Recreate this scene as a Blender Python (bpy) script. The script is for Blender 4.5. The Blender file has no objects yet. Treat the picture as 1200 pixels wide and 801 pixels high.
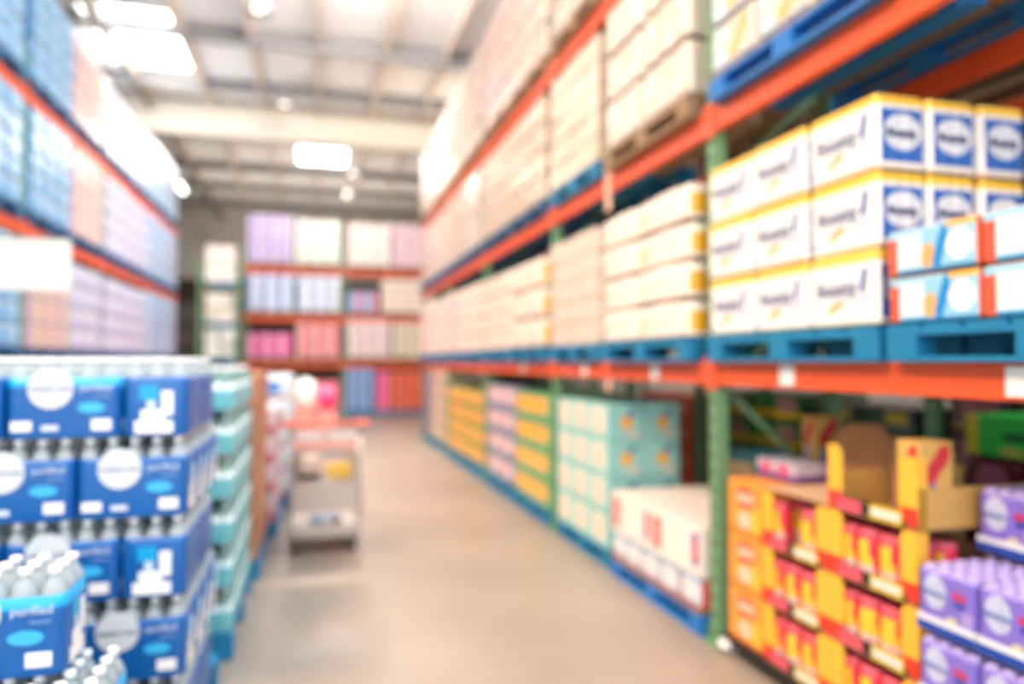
import bpy, bmesh, math, random
from mathutils import Vector, Matrix
random.seed(7)
SC = bpy.context.scene
COL = SC.collection
PI = math.pi

# ------------------------------------------------------------------ camera
YAW, PITCH, FPX = math.radians(15.27), math.radians(1.55), 850.0
cam = bpy.data.cameras.new('camera'); cam.sensor_width = 36; cam.lens = 36 * FPX / 1200
cam.clip_end = 200
cam.dof.use_dof = True; cam.dof.focus_distance = 1.2; cam.dof.aperture_fstop = 1.0; cam.dof.aperture_blades = 0
co = bpy.data.objects.new('camera', cam); COL.objects.link(co)
co.location = (0, 0, 1.6); co.rotation_euler = (PI / 2 + PITCH, 0, -YAW)
SC.camera = co

# ------------------------------------------------------------------ light, exposure
SC.view_settings.view_transform = 'Standard'; SC.view_settings.look = 'None'
SC.view_settings.gamma = 1; SC.view_settings.use_curve_mapping = False
SC.view_settings.exposure = -0.28
SC.cycles.use_denoising = True
SC.cycles.max_bounces = 6; SC.cycles.diffuse_bounces = 3; SC.cycles.transmission_bounces = 4
SC.cycles.sample_clamp_indirect = 6.0
SC.cycles.caustics_reflective = False; SC.cycles.caustics_refractive = False
w = bpy.data.worlds.new('world'); SC.world = w; w.use_nodes = True
bg = w.node_tree.nodes['Background']; bg.inputs[0].default_value = (0.93, 0.97, 1, 1); bg.inputs[1].default_value = 2.2

def area(name, loc, aim, sx, sy, power, col):
    l = bpy.data.lights.new(name, 'AREA'); l.shape = 'RECTANGLE'; l.size = sx; l.size_y = sy
    l.energy = power; l.color = col
    o = bpy.data.objects.new(name, l); COL.objects.link(o); o.location = loc
    d = Vector(aim) - Vector(loc); o.rotation_euler = d.to_track_quat('-Z', 'Y').to_euler()
    return o
WARM, COOL, NEUT = (1, .74, .54), (.80, .92, 1), (1, .97, .93)
for y in (1.0, 5.6, 10.4):
    a = area('warm_fill_light', (-3.0, y, 8.25), (2.3, y + 1.0, .4), 1.2, 3.2, 470, WARM); a.data.spread = math.radians(110)  # added fill without a fixture, tints the tissue rack warm
    a = area('cool_fill_light', (2.2, y, 8.25), (-2.6, y + 1.0, .8), 1.2, 3.2, 340, COOL); a.data.spread = math.radians(110)  # added fill without a fixture, tints the drinks rack cool
area('rear_fill_light', (-1.0, -4.5, 4.2), (0.5, 4, 1.0), 5, 4, 290, (.9, .96, 1))  # made-up soft source behind the camera, brightens the near goods
area('skylight_light', (-3.67, 17.2, 8.5), (-1.0, 18.5, 0), 1.5, 2.8, 420, NEUT)
area('skylight_light', (.22, 24.8, 8.5), (0.4, 22, 2), 1.4, 2.8, 420, (1, .9, .8))
for y, kk in ((4.5, .35), (11.5, .42), (18.5, .6)):
    area('warm_ceiling_fill', (2.9, y, 6.4), (1.5, y, 8.6), 1.0, 5, 190 * kk, (1, .80, .62))  # added fill hidden above the goods, no fixture, brightens the roof
    area('cool_ceiling_fill', (-3.6, y, 6.4), (-2.2, y, 8.6), 1.0, 5, 210 * kk, (.95, .98, 1))  # cool counterpart, likewise an added source with no fixture
area('warm_ceiling_fill', (0.0, 28.8, 5.6), (0.0, 28.9, 8.6), 9, 8, 460, (1, .86, .74))  # added fill for the roof and wall beyond the end rack
area('end_fill_light', (0.8, 11.6, 8.1), (0.8, 22, 2.6), 3, 1.2, 1100, (1, .93, .88))  # added fill with no lamp behind it, lifts the end rack

# ------------------------------------------------------------------ materials
def lin(c):
    return tuple(((v / 255) / 12.92 if v / 255 <= .04045 else (((v / 255) + .055) / 1.055) ** 2.4) for v in c) + (1,)
MC = {}
def mat(c, rough=.5, coat=0.0, metal=0.0, trans=0.0, emit=0.0, noise=0.0, nscale=8.0, name=None):
    key = (tuple(c), rough, coat, metal, trans, emit, noise, nscale)
    if key in MC: return MC[key]
    m = bpy.data.materials.new(name or 'paint_%d_%d_%d' % tuple(c)); m.use_nodes = True
    nt = m.node_tree; b = nt.nodes['Principled BSDF']
    b.inputs['Base Color'].default_value = lin(c); b.inputs['Roughness'].default_value = rough
    b.inputs['Metallic'].default_value = metal; b.inputs['Coat Weight'].default_value = coat
    b.inputs['Coat Roughness'].default_value = .12
    if trans:
        b.inputs['Transmission Weight'].default_value = trans; b.inputs['IOR'].default_value = 1.2
    if emit:
        b.inputs['Emission Color'].default_value = lin(c); b.inputs['Emission Strength'].default_value = emit
    tc = nt.nodes.new('ShaderNodeTexCoord'); n = nt.nodes.new('ShaderNodeTexNoise')
    n.inputs['Scale'].default_value = nscale; n.inputs['Detail'].default_value = 4
    nt.links.new(tc.outputs['Object'], n.inputs['Vector'])
    if noise:
        mx = nt.nodes.new('ShaderNodeMix'); mx.data_type = 'RGBA'
        mx.inputs[6].default_value = tuple(v * (1 - noise) for v in lin(c)[:3]) + (1,)
        mx.inputs[7].default_value = tuple(min(1, v * (1 + noise)) for v in lin(c)[:3]) + (1,)
        nt.links.new(n.outputs['Fac'], mx.inputs[0]); nt.links.new(mx.outputs[2], b.inputs['Base Color'])
    if coat:      # crinkled shrink film
        bp = nt.nodes.new('ShaderNodeBump'); bp.inputs['Strength'].default_value = .35; bp.inputs['Distance'].default_value = .02
        n.inputs['Scale'].default_value = 18
        nt.links.new(n.outputs['Fac'], bp.inputs['Height']); nt.links.new(bp.outputs['Normal'], b.inputs['Coat Normal'])
    MC[key] = m
    return m

ORANGE = (236, 92, 46); GREEN = (112, 158, 118); PALBLUE = (14, 124, 172)
M_or = mat(ORANGE, .4, name='orange_steel'); M_gr = mat(GREEN, .45, name='green_steel')
M_pb = mat(PALBLUE, .6, noise=.15, name='blue_pallet_wood'); M_pb3 = mat((26, 84, 128), .65, noise=.15); M_pb2 = mat((30, 120, 200), .6, noise=.12); M_pw = mat((150, 125, 98), .7, noise=.2, name='bare_wood')
M_white = mat((245, 245, 243), .4); M_black = mat((28, 28, 30), .5); M_grey = mat((150, 150, 150), .4, metal=.3)
M_chrome = mat((190, 188, 186), .3, metal=.7, name='bright_steel')
M_card = mat((176, 130, 92), .8, noise=.08, name='cardboard')

# ------------------------------------------------------------------ mesh helpers
class MB:
    def __init__(s): s.v = []; s.f = []; s.m = []; s.s = []; s.mats = []
    def mi(s, m):
        if m not in s.mats: s.mats.append(m)
        return s.mats.index(m)
    def add(s, vs, fs, m, smooth=False, T=None):
        o = len(s.v)
        s.v += [tuple(T @ Vector(p)) if T else tuple(p) for p in vs]
        for k, f in enumerate(fs):
            s.f.append([o + i for i in f]); s.m.append(s.mi(m[k] if isinstance(m, list) else m)); s.s.append(smooth)
        return s
    def box(s, x0, x1, y0, y1, z0, z1, m, T=None, b=0.0):
        if x1 < x0: x0, x1 = x1, x0
        if y1 < y0: y0, y1 = y1, y0
        if b:
            bm = bmesh.new(); bmesh.ops.create_cube(bm, size=1)
            bmesh.ops.scale(bm, vec=(x1 - x0, y1 - y0, z1 - z0), verts=bm.verts)
            bmesh.ops.translate(bm, vec=((x0 + x1) / 2, (y0 + y1) / 2, (z0 + z1) / 2), verts=bm.verts)
            bmesh.ops.bevel(bm, geom=bm.edges[:], offset=b, segments=2, affect='EDGES', profile=.6)
            bm.verts.index_update()
            vs = [v.co.copy() for v in bm.verts]; fs = [[v.index for v in f.verts] for f in bm.faces]; bm.free()
            return s.add(vs, fs, m, False, T)
        vs = [(x, y, z) for z in (z0, z1) for y in (y0, y1) for x in (x0, x1)]
        return s.add(vs, [(0, 2, 3, 1), (4, 5, 7, 6), (0, 1, 5, 4), (2, 6, 7, 3), (0, 4, 6, 2), (1, 3, 7, 5)], m, False, T)
    def tube(s, p, q, r, m, n=8, r2=None):
        p, q = Vector(p), Vector(q); d = (q - p); L = d.length; R = d.to_track_quat('Z', 'Y').to_matrix().to_4x4()
        T = Matrix.Translation(p) @ R
        return s.lathe([(r, 0), (r if r2 is None else r2, L)], m, n, T)
    def path(s, pts, r, m, n=8):
        for a, b in zip(pts, pts[1:]): s.tube(a, b, r, m, n)
        return s
    def lathe(s, prof, m, n=16, T=None, caps=True, matfn=None):
        vs = [(r * math.cos(2 * PI * k / n), r * math.sin(2 * PI * k / n), z) for r, z in prof for k in range(n)]
        fs = []; ms = []
        for i in range(len(prof) - 1):
            for k in range(n):
                k2 = (k + 1) % n
                fs.append((i * n + k, i * n + k2, (i + 1) * n + k2, (i + 1) * n + k))
                ms.append(matfn(i, k) if matfn else m)
        if caps:
            fs.append(tuple(range(n))[::-1]); ms.append(m)
            fs.append(tuple((len(prof) - 1) * n + k for k in range(n))); ms.append(m)
        return s.add(vs, fs, ms, True, T)
    def mesh(s, name):
        me = bpy.data.meshes.new(name); me.from_pydata(s.v, [], s.f)
        for m in s.mats: me.materials.append(m)
        me.polygons.foreach_set('material_index', s.m); me.polygons.foreach_set('use_smooth', s.s); me.update()
        return me

def link(name, me, parent=None, loc=(0, 0, 0), rz=0.0):
    o = bpy.data.objects.new(name, me); COL.objects.link(o)
    if parent: o.parent = parent
    o.location = loc; o.rotation_euler = (0, 0, rz)
    return o
def tag(o, label, cat, group=None):
    n = len(label.split())
    if n > 16 or n < 4: print('LABELLEN', n, label)
    o['label'] = label; o['category'] = cat
    if group: o['group'] = group
    return o
def struct(name, mb):
    o = link(name, mb.mesh(name)); o['kind'] = 'structure'; return o
def empty(name, loc, rz=0.0):
    return link(name, None, None, loc, rz)
def dup(root, loc, rz, label, group=None, scale=None):
    r = root.copy(); COL.objects.link(r); r.location = loc; r.rotation_euler = (0, 0, rz); r['label'] = label
    if group: r['group'] = group
    for ch in root.children:
        c = ch.copy(); COL.objects.link(c); c.parent = r
        for g in ch.children:
            d = g.copy(); COL.objects.link(d); d.parent = c
    return r
TXT = {}
def text_mesh(s, size, m, bold=.0):
    k = (s, size, m.name)
    if k in TXT: return TXT[k]
    cu = bpy.data.curves.new('t', 'FONT'); cu.body = s; cu.size = size; cu.align_x = 'CENTER'; cu.align_y = 'CENTER'
    cu.extrude = .0008; cu.offset = bold; cu.resolution_u = 2
    o = bpy.data.objects.new('t', cu); me = bpy.data.meshes.new_from_object(o); bpy.data.objects.remove(o)
    me.materials.clear(); me.materials.append(m); TXT[k] = me
    return me
def text_on(face, s, size, m, pkg_dim, u, v, parent, off=.002, bold=0.0):
    """face 'f' is local -y, 's' is local +x"""
    W, D, H = pkg_dim
    o = link('lettering', text_mesh(s, size, m, bold), parent)
    if face == 'f': o.location = (-W / 2 + u * W, -D / 2 - off, v * H); o.rotation_euler = (PI / 2, 0, 0)
    else: o.location = (W / 2 + off, -D / 2 + u * D, v * H); o.rotation_euler = (PI / 2, 0, PI / 2)
    return o

def pack_mesh(W, D, H, body, marks=(), r=.03, n=18, ripple=0, ramp=.006, coat=.6, rough=.4, sag=0.0, name='pack', seed=0):
    """Rounded goods pack; marks (face, shape, u0, v0, u1, v1, colour) are printed areas. faces: f b s(ides) a(round) t"""
    nx = n; ny = max(6, int(n * min(1, D / W))); nz = n
    mb = MB(); hx, hy, hz = W / 2, D / 2, H / 2
    bm_ = mat(body, rough, coat); rnd = random.Random(seed)
    mk = [(f, sh, a, b, c, d, mat(col, rough, coat)) for f, sh, a, b, c, d, col in marks]
    ph = rnd.random() * 6
    def ro(p):
        q = [max(-(h - r), min(h - r, v)) for v, h in zip(p, (hx, hy, hz))]
        d = Vector([a - b for a, b in zip(p, q)])
        if d.length > 1e-9: d = d.normalized() * r
        x, y, z = q[0] + d[0], q[1] + d[1], q[2] + d[2]
        if ripple:
            e = ramp * max(0, 1 - abs(z / hz) ** 6)
            k = (abs(math.sin((x / W + .5) * PI * ripple)) - 1) * e
            k2 = (abs(math.sin((y / W + .5) * PI * ripple)) - 1) * e
            if abs(d[1]) > r * .5: y += k * (1 if y > 0 else -1)
            if abs(d[0]) > r * .5: x += k2 * (1 if x > 0 else -1)
        if sag:
            z += sag * math.sin(x / W * 7 + ph) * (1 if z > 0 else 0)
        return (x, y, z + hz)
    def grid(face, o, a, b, na, nb):
        vs = []; fs = []; ms = []
        for j in range(nb + 1):
            for i in range(na + 1):
                p = [o[k] + a[k] * i / na + b[k] * j / nb for k in range(3)]
                vs.append(ro(p))
        for j in range(nb):
            for i in range(na):
                fs.append((j * (na + 1) + i, j * (na + 1) + i + 1, (j + 1) * (na + 1) + i + 1, (j + 1) * (na + 1) + i))
                u = (i + .5) / na; v = (j + .5) / nb; mm = bm_
                for f, sh, u0, v0, u1, v1, m in mk:
                    if f == face or (f == 'a' and face != 't') or (f == 's' and face in 'lr'):
                        if u0 <= u <= u1 and v0 <= v <= v1:
                            if sh == 'e':
                                if ((u - (u0 + u1) / 2) / ((u1 - u0) / 2)) ** 2 + ((v - (v0 + v1) / 2) / ((v1 - v0) / 2)) ** 2 > 1: continue
                            if sh == 'd' and abs((u - u0) / (u1 - u0) - (v - v0) / (v1 - v0)) > .35: continue
                            mm = m
                ms.append(mm)
        mb.add(vs, fs, ms, True)
    X, Y, Z = 2 * hx, 2 * hy, 2 * hz
    grid('f', (-hx, -hy, -hz), (X, 0, 0), (0, 0, Z), nx, nz)
    grid('b', (hx, hy, -hz), (-X, 0, 0), (0, 0, Z), nx, nz)
    grid('r', (hx, -hy, -hz), (0, Y, 0), (0, 0, Z), ny, nz)
    grid('l', (-hx, hy, -hz), (0, -Y, 0), (0, 0, Z), ny, nz)
    grid('t', (-hx, -hy, hz), (X, 0, 0), (0, Y, 0), nx, ny)
    bm_ = mat((120, 98, 78), .8)  # underside coloured dark brown to stand in for shade beneath
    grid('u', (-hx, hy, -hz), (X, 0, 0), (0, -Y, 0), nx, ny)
    return mb.mesh(name)

# ------------------------------------------------------------------ the building
CH = 8.6
fm = bpy.data.materials.new('polished_concrete'); fm.use_nodes = True
nt = fm.node_tree; b = nt.nodes['Principled BSDF']
tc = nt.nodes.new('ShaderNodeTexCoord'); n1 = nt.nodes.new('ShaderNodeTexNoise'); n1.inputs['Scale'].default_value = .7; n1.inputs['Detail'].default_value = 8
rp = nt.nodes.new('ShaderNodeValToRGB'); rp.color_ramp.elements[0].position = .3; rp.color_ramp.elements[1].position = .75
rp.color_ramp.elements[0].color = lin((142, 130, 119)); rp.color_ramp.elements[1].color = lin((168, 154, 140))
nt.links.new(tc.outputs['Object'], n1.inputs['Vector']); nt.links.new(n1.outputs['Fac'], rp.inputs['Fac']); nt.links.new(rp.outputs['Color'], b.inputs['Base Color'])
b.inputs['Roughness'].default_value = .36
struct('floor', MB().box(-12, 12, -7, 36, -.2, 0, fm))
M_deck = mat((216, 216, 216), .6, noise=.05, nscale=1.0, name='roof_deck'); M_purlin = mat((120, 120, 122), .6); M_joist = mat((196, 180, 165), .6)
M_girder = mat((206, 198, 184), .6)
# ceiling with openings where the skylights sit
SKY = [(-4.5, -2.85, 15.7, 18.7), (-.55, 1.0, 23.2, 26.4)]
mb = MB()
mb.box(-12, 12, -7, SKY[0][2], CH, CH + .1, M_deck); mb.box(-12, 12, SKY[0][3], SKY[1][2], CH, CH + .1, M_deck); mb.box(-12, 12, SKY[1][3], 36, CH, CH + .1, M_deck)
for s in SKY:
    mb.box(-12, s[0], s[2], s[3], CH, CH + .1, M_deck); mb.box(s[1], 12, s[2], s[3], CH, CH + .1, M_deck)
struct('ceiling', mb)
for i, s in enumerate(SKY):
    fr = empty('skylight', ((s[0] + s[1]) / 2, (s[2] + s[3]) / 2, CH)); hx, hy = (s[1] - s[0]) / 2, (s[3] - s[2]) / 2
    tag(fr, ('large glowing skylight panel in the roof nearer the camera', 'smaller glowing skylight panel in the roof above the end rack')[i], 'skylight')
    link('diffuser', MB().box(-hx, hx, -hy, hy, .02, .05, mat((255, 253, 250), .5, emit=14.0)).mesh('diffuser'), fr)
    link('frame', MB().box(-hx - .06, -hx, -hy, hy, -.05, .02, M_white).box(hx, hx + .06, -hy, hy, -.05, .02, M_white).box(-.03, .03, -hy, hy, -.05, .02, M_white).mesh('frame'), fr)
for k in range(17):
    x = -11.2 + k * 1.4
    wd = .16 if k % 3 else .28
    struct('trim_%d' % (k + 1), MB().box(x, x + wd * .6, -7, 36, CH - .22, CH, M_joist))
for k, y in enumerate((9.0, 12.5, 16.1, 19.0, 23.1, 27.0, 30.0, 33.0)):
    struct('trim_%d' % (k + 20), MB().box(-12, 12, y, y + .12, CH - .3, CH - .02, M_purlin))
struct('trim_40', MB().box(-12, 12, 20.6, 20.9, CH - .95, CH - .1, M_girder).box(-12, 12, 20.45, 21.05, CH - 1.0, CH - .95, M_girder))
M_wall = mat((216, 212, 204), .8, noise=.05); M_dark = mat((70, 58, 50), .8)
struct('wall_back', MB().box(-12, 12, 36, 36.2, 0, CH, M_wall))
struct('wall_left', MB().box(-12.2, -12, -7, 36, 0, CH, M_wall))
struct('wall_right', MB().box(12, 12.2, -7, 36, 0, CH, M_wall))
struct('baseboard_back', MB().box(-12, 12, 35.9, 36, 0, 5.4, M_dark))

# conduit and lamps
o = link('ceiling_pipe', MB().path([(-4.15, -7, 8.2), (-4.15, 35.9, 8.2)], .06, mat((70, 72, 74), .5), 10).mesh('ceiling_pipe'))
tag(o, 'long dark pipe running along the aisle under the roof', 'pipe')
ys = (11.5, 14.0, 16.5, 19.0, 21.9, 25.2, 28.6)
lamp_n = ['first', 'second', 'third', 'fourth', 'fifth', 'sixth', 'seventh']
strip = empty('strip_light', (-4.75, ys[0], 7.95))
link('housing', MB().box(-.12, .12, -.75, .75, .04, .12, M_white, b=.01).mesh('housing'), strip)
link('tube', MB().tube((0, -.7, .0), (0, .7, .0), .035, mat((255, 255, 255), .4, emit=14.0), 10).mesh('tube'), strip)
link('rod', MB().tube((0, 0, .12), (0, 0, .65), .012, M_grey, 6).mesh('rod'), strip)
tag(strip, 'x', 'lamp', 'strip lights beside the roof pipe')
for i, y in enumerate(ys):
    lb = 'glowing strip light beside the roof pipe, %s from the camera' % lamp_n[i]
    if i == 0: strip['label'] = lb
    else: dup(strip, (-4.75, y, 7.95), 0, lb)
hb = empty('high_bay_lamp', (-1.0, 13.6, 7.85))
link('reflector', MB().lathe([(.08, .3), (.10, .28), (.2, .12), (.25, 0), (.24, 0), (.18, .12), (.07, .27)], M_grey, 20, caps=False).mesh('reflector'), hb)
link('bulb', MB().lathe([(.02, .02), (.1, .05), (.11, .12), (.05, .24)], mat((255, 246, 230), .4, emit=3.0), 14).mesh('bulb'), hb)
link('rod', MB().tube((0, 0, .28), (0, 0, .75), .012, M_grey, 6).mesh('rod'), hb)
tag(hb, 'round high bay lamp hanging nearest the camera, above the aisle', 'lamp', 'high bay lamps over the aisle')
for (x, y, z), lb in (((-.75, 18.6, 7.9), 'round high bay lamp hanging just before the roof girder'),
                      ((1.15, 26.0, 7.3), 'low hung high bay lamp above the end rack'),
                      ((-4.6, 33.5, 7.0), 'farthest high bay lamp, seen past the end of the blue goods rack'),
                      ((1.35, 25.2, 7.9), 'high bay lamp beside the smaller skylight')):
    h = dup(hb, (x, y, z), 0, lb)
    if z < 7.5:
        for c in h.children:
            if c.name.startswith('rod'): c.scale = (1, 1, 1 if z > 7.5 else 1); 
            if c.name.startswith('rod'): c.data = MB().tube((0, 0, .28), (0, 0, CH - z), .012, M_grey, 6).mesh('rod')

# ------------------------------------------------------------------ racks
def upright_mesh(H):
    mb = MB(); t = .004
    mb.box(-.04, .04, -.035, -.03, 0, H, M_gr); mb.box(-.04, -.035, -.03, .04, 0, H, M_gr); mb.box(.035, .04, -.03, .04, 0, H, M_gr)
    mb.box(-.04, -.02, .035, .04, 0, H, M_gr); mb.box(.02, .04, .035, .04, 0, H, M_gr)
    for k in range(int(H / .1)):       # keyhole slots
        for s in (-.018, .018): mb.box(s - .006, s + .006, -.0365, -.035, k * .1 + .05, k * .1 + .085, M_black)
    return mb.mesh('post')
POST = {}
def frame(x, y, depth, H, rz, label, group):
    """front post at the origin, rear post along local +y"""
    e = empty('upright_frame', (x, y, 0), rz); tag(e, label, 'rack frame', group)
    k = (depth, H)
    if k not in POST:
        br = MB(); z = .25; s = 0
        while z + .6 < H:
            a, b_ = (.04, depth - .04) if s == 0 else (depth - .04, .04)
            br2 = MB(); br2.tube((0, a, z), (0, b_, z + .6), .018, M_gr, 6)
            POST.setdefault((k, 'b'), []).append(br2.mesh('brace')); z += .6; s = 1 - s
        POST[k] = upright_mesh(H)
        POST[(k, 'f')] = MB().box(-.075, .075, -.075, .075, 0, .012, M_gr, b=.003).box(-.05, -.042, -.05, .05, .012, .09, M_gr).box(.042, .05, -.05, .05, .012, .09, M_gr).mesh('foot_plate')
    link('post', POST[k], e); link('post', POST[k], e, (0, depth, 0), PI)
    for m in POST[(k, 'b')]: link('brace', m, e)
    link('foot_plate', POST[(k, 'f')], e); link('foot_plate', POST[(k, 'f')], e, (0, depth, 0))
    return e
BM = {}
def beam(p, L, rz, label, group, h=.13):
    """from p along local +x, top at p.z"""
    k = (round(L, 3), h)
    if k not in BM:
        mb = MB().box(.004, L - .004, 0, .05, -h, 0, M_or, b=.006)
        mb.box(.03, L - .03, -.003, 0, -h * .62, -h * .38, M_or)
        cn = MB().box(-.02, .06, -.012, -.001, -h - .03, .03, M_or, b=.003)
        for q in range(3): cn.lathe([(.008, 0), (.008, .006)], M_grey, 8, Matrix.Translation((.01, -.012, -h + q * .06)) @ Matrix.Rotation(PI / 2, 4, 'X'))
        BM[k] = (mb.mesh('beam'), cn.mesh('connector'))
    e = link('rack_beam', BM[k][0], None, p, rz); tag(e, label, 'rack beam', group)
    link('connector', BM[k][1], e, (.0, 0, 0)); link('connector', BM[k][1], e, (L - .04, 0, 0))
    return e
BAY = [.84, 3.71, 6.58, 9.45, 12.32, 15.19]
LV = [1.60, 3.05, 4.47]
bayn = ['nearest', 'second', 'third', 'fourth', 'fifth']
ordn = ['first', 'second', 'third', 'fourth', 'fifth', 'sixth', 'seventh', 'eighth']
lvn = ['waist-high', 'middle', 'top']
RX, RD = 2.2, .77
for i, y in enumerate(BAY):
    frame(RX + .04, y, RD, 4.95, -PI / 2, 'green upright frame of the tissue rack, %s from the camera' % ordn[i], 'green frames of the tissue rack')
for l, z in enumerate(LV):
    for i in range(5):
        L = BAY[i + 1] - BAY[i]
        beam((RX, BAY[i + 1], z), L, -PI / 2, 'orange front beam of tissue rack, %s level, %s bay' % (lvn[l], bayn[i]), 'front beams of the tissue rack')
        if i < 3:
            beam((RX + RD + .05, BAY[i], z), L, PI / 2, 'orange rear beam of tissue rack, %s level, %s bay' % (lvn[l], bayn[i]), 'rear beams of the tissue rack')
# second rack, back to back
BX = 3.72
for i, y in enumerate(BAY[:4]):
    frame(BX + .04, y, RD, 3.2, -PI / 2, 'dim green frame of the hidden back rack, %s from the camera' % ordn[i], 'frames of the back rack')
for l, z in enumerate(LV[:2]):
    for i in range(2):
        beam((BX, BAY[i + 1], z), BAY[1] - BAY[0], -PI / 2, 'shaded orange beam of the back rack, %s level, %s bay' % (lvn[l], bayn[i]), 'beams of the back rack')
# rack with the blue cases
LX = -2.92
LB = [5.72, 8.57, 11.43, 14.30, 17.17]
for i, y in enumerate(LB):
    frame(LX - .04, y, RD, 4.95, PI / 2, 'green upright frame of the bottled drinks rack, %s from the camera' % ordn[i], 'frames of the drinks rack')
for l, z in enumerate(LV):
    for i in range(4):
        beam((LX, LB[i], z), LB[i + 1] - LB[i] if False else 2.86, PI / 2, 'orange beam of the bottled drinks rack, %s level, %s bay' % (lvn[l], bayn[i]), 'beams of the drinks rack')
        beam((LX - RD - .05, LB[i] + 2.86, z), 2.86, -PI / 2, 'rear orange beam of the drinks rack, %s level, %s bay' % (lvn[l], bayn[i]), 'rear beams of the drinks rack')
# end rack across the aisle
EY = 22.0
EX = [-1.92, .84, 3.6]
for i, x in enumerate(EX):
    frame(x, EY + .04, RD, 4.9, 0, 'green frame of the end rack at the aisle end, %s' % ('open edge post', 'middle post', 'post behind the tissue rack')[i], 'frames of the end rack')
EL = [1.58, 2.93, 4.33]
for l, z in enumerate(EL):
    for i in range(2):
        beam((EX[i], EY, z), 2.76, 0, 'orange beam of the end rack, %s level, %s bay' % (lvn[l], ('open edge', 'tissue side')[i]), 'beams of the end rack', .15)
        beam((EX[i] + 2.76, EY + RD + .09, z), 2.76, PI, 'rear orange beam of the end rack, %s level, %s bay' % (lvn[l], ('open edge', 'tissue side')[i]), 'rear beams of the end rack', .15)
# narrow rack end beside it
NX = -2.95
for i, y in enumerate((20.9, 23.2)):
    frame(NX, y, .95, 4.3, -PI / 2, ('green ladder frame of the narrow rack beside the end rack', 'far ladder frame of the narrow rack beside the end rack')[i], 'frames of the narrow rack')
for l, z in enumerate((1.55, 2.5, 3.6)):
    beam((NX + .95, 20.9, z), 2.3, PI / 2, 'orange beam of the narrow rack, %s level, aisle side' % lvn[l], 'beams of the narrow rack')
    beam((NX, 23.2, z), 2.3, -PI / 2, 'orange beam of the narrow rack, %s level, outer side' % lvn[l], 'outer beams of the narrow rack')

# ------------------------------------------------------------------ pallets
def pallet_parts(W, D, m, dm=None):
    H = .14; dk = MB(); nb = 7
    for k in range(nb):
        x0 = -W / 2 + k * (W / nb) + .008; dk.box(x0, x0 + W / nb - .02, -D / 2, D / 2, H - .02, H, dm or m)
    for k in (-1, 0, 1):
        y = k * (D / 2 - .05); dk.box(-W / 2, W / 2, y - .05, y + .05, H - .042, H - .02, m)
    blk = MB().box(-.07, .07, -.05, .05, .02, H - .042, m, b=.004).mesh('block')
    bot = MB().box(-W / 2, W / 2, -.05, .05, 0, .02, m).mesh('bottom_board')
    return dk, blk, bot
PALC = {}
def pallet(x, y, z, W, D, rz, label, group=None, m=M_pb, detail=True):
    k = (round(W, 2), round(D, 2), m.name)
    if k not in PALC:
        dk, blk, bot = pallet_parts(W, D, m, M_pw if m is M_pb2 else None)
        full = MB(); full.v, full.f, full.m, full.s, full.mats = list(dk.v), list(dk.f), list(dk.m), list(dk.s), list(dk.mats)
        for i in (-1, 0, 1):
            full.box(-W / 2, W / 2, i * (D / 2 - .05) - .05, i * (D / 2 - .05) + .05, 0, .02, m)
            for j in (-1, 0, 1): full.box(i * (W / 2 - .07) - .07, i * (W / 2 - .07) + .07, j * (D / 2 - .05) - .05, j * (D / 2 - .05) + .05, .02, .098, m)
        PALC[k] = (dk.mesh('deck'), blk, bot, full.mesh('pallet'))
    c = PALC[k]
    if detail:
        e = empty('pallet', (x, y, z), rz)
        link('deck', c[0], e)
        for i in (-1, 0, 1):
            link('bottom_board', c[2], e, (0, i * (D / 2 - .05), 0))
            for j in (-1, 0, 1): link('block', c[1], e, (i * (W / 2 - .07), j * (D / 2 - .05), 0))
    else: e = link('pallet', c[3], None, (x, y, z), rz)
    tag(e, label, 'pallet', group)
    return e

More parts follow.
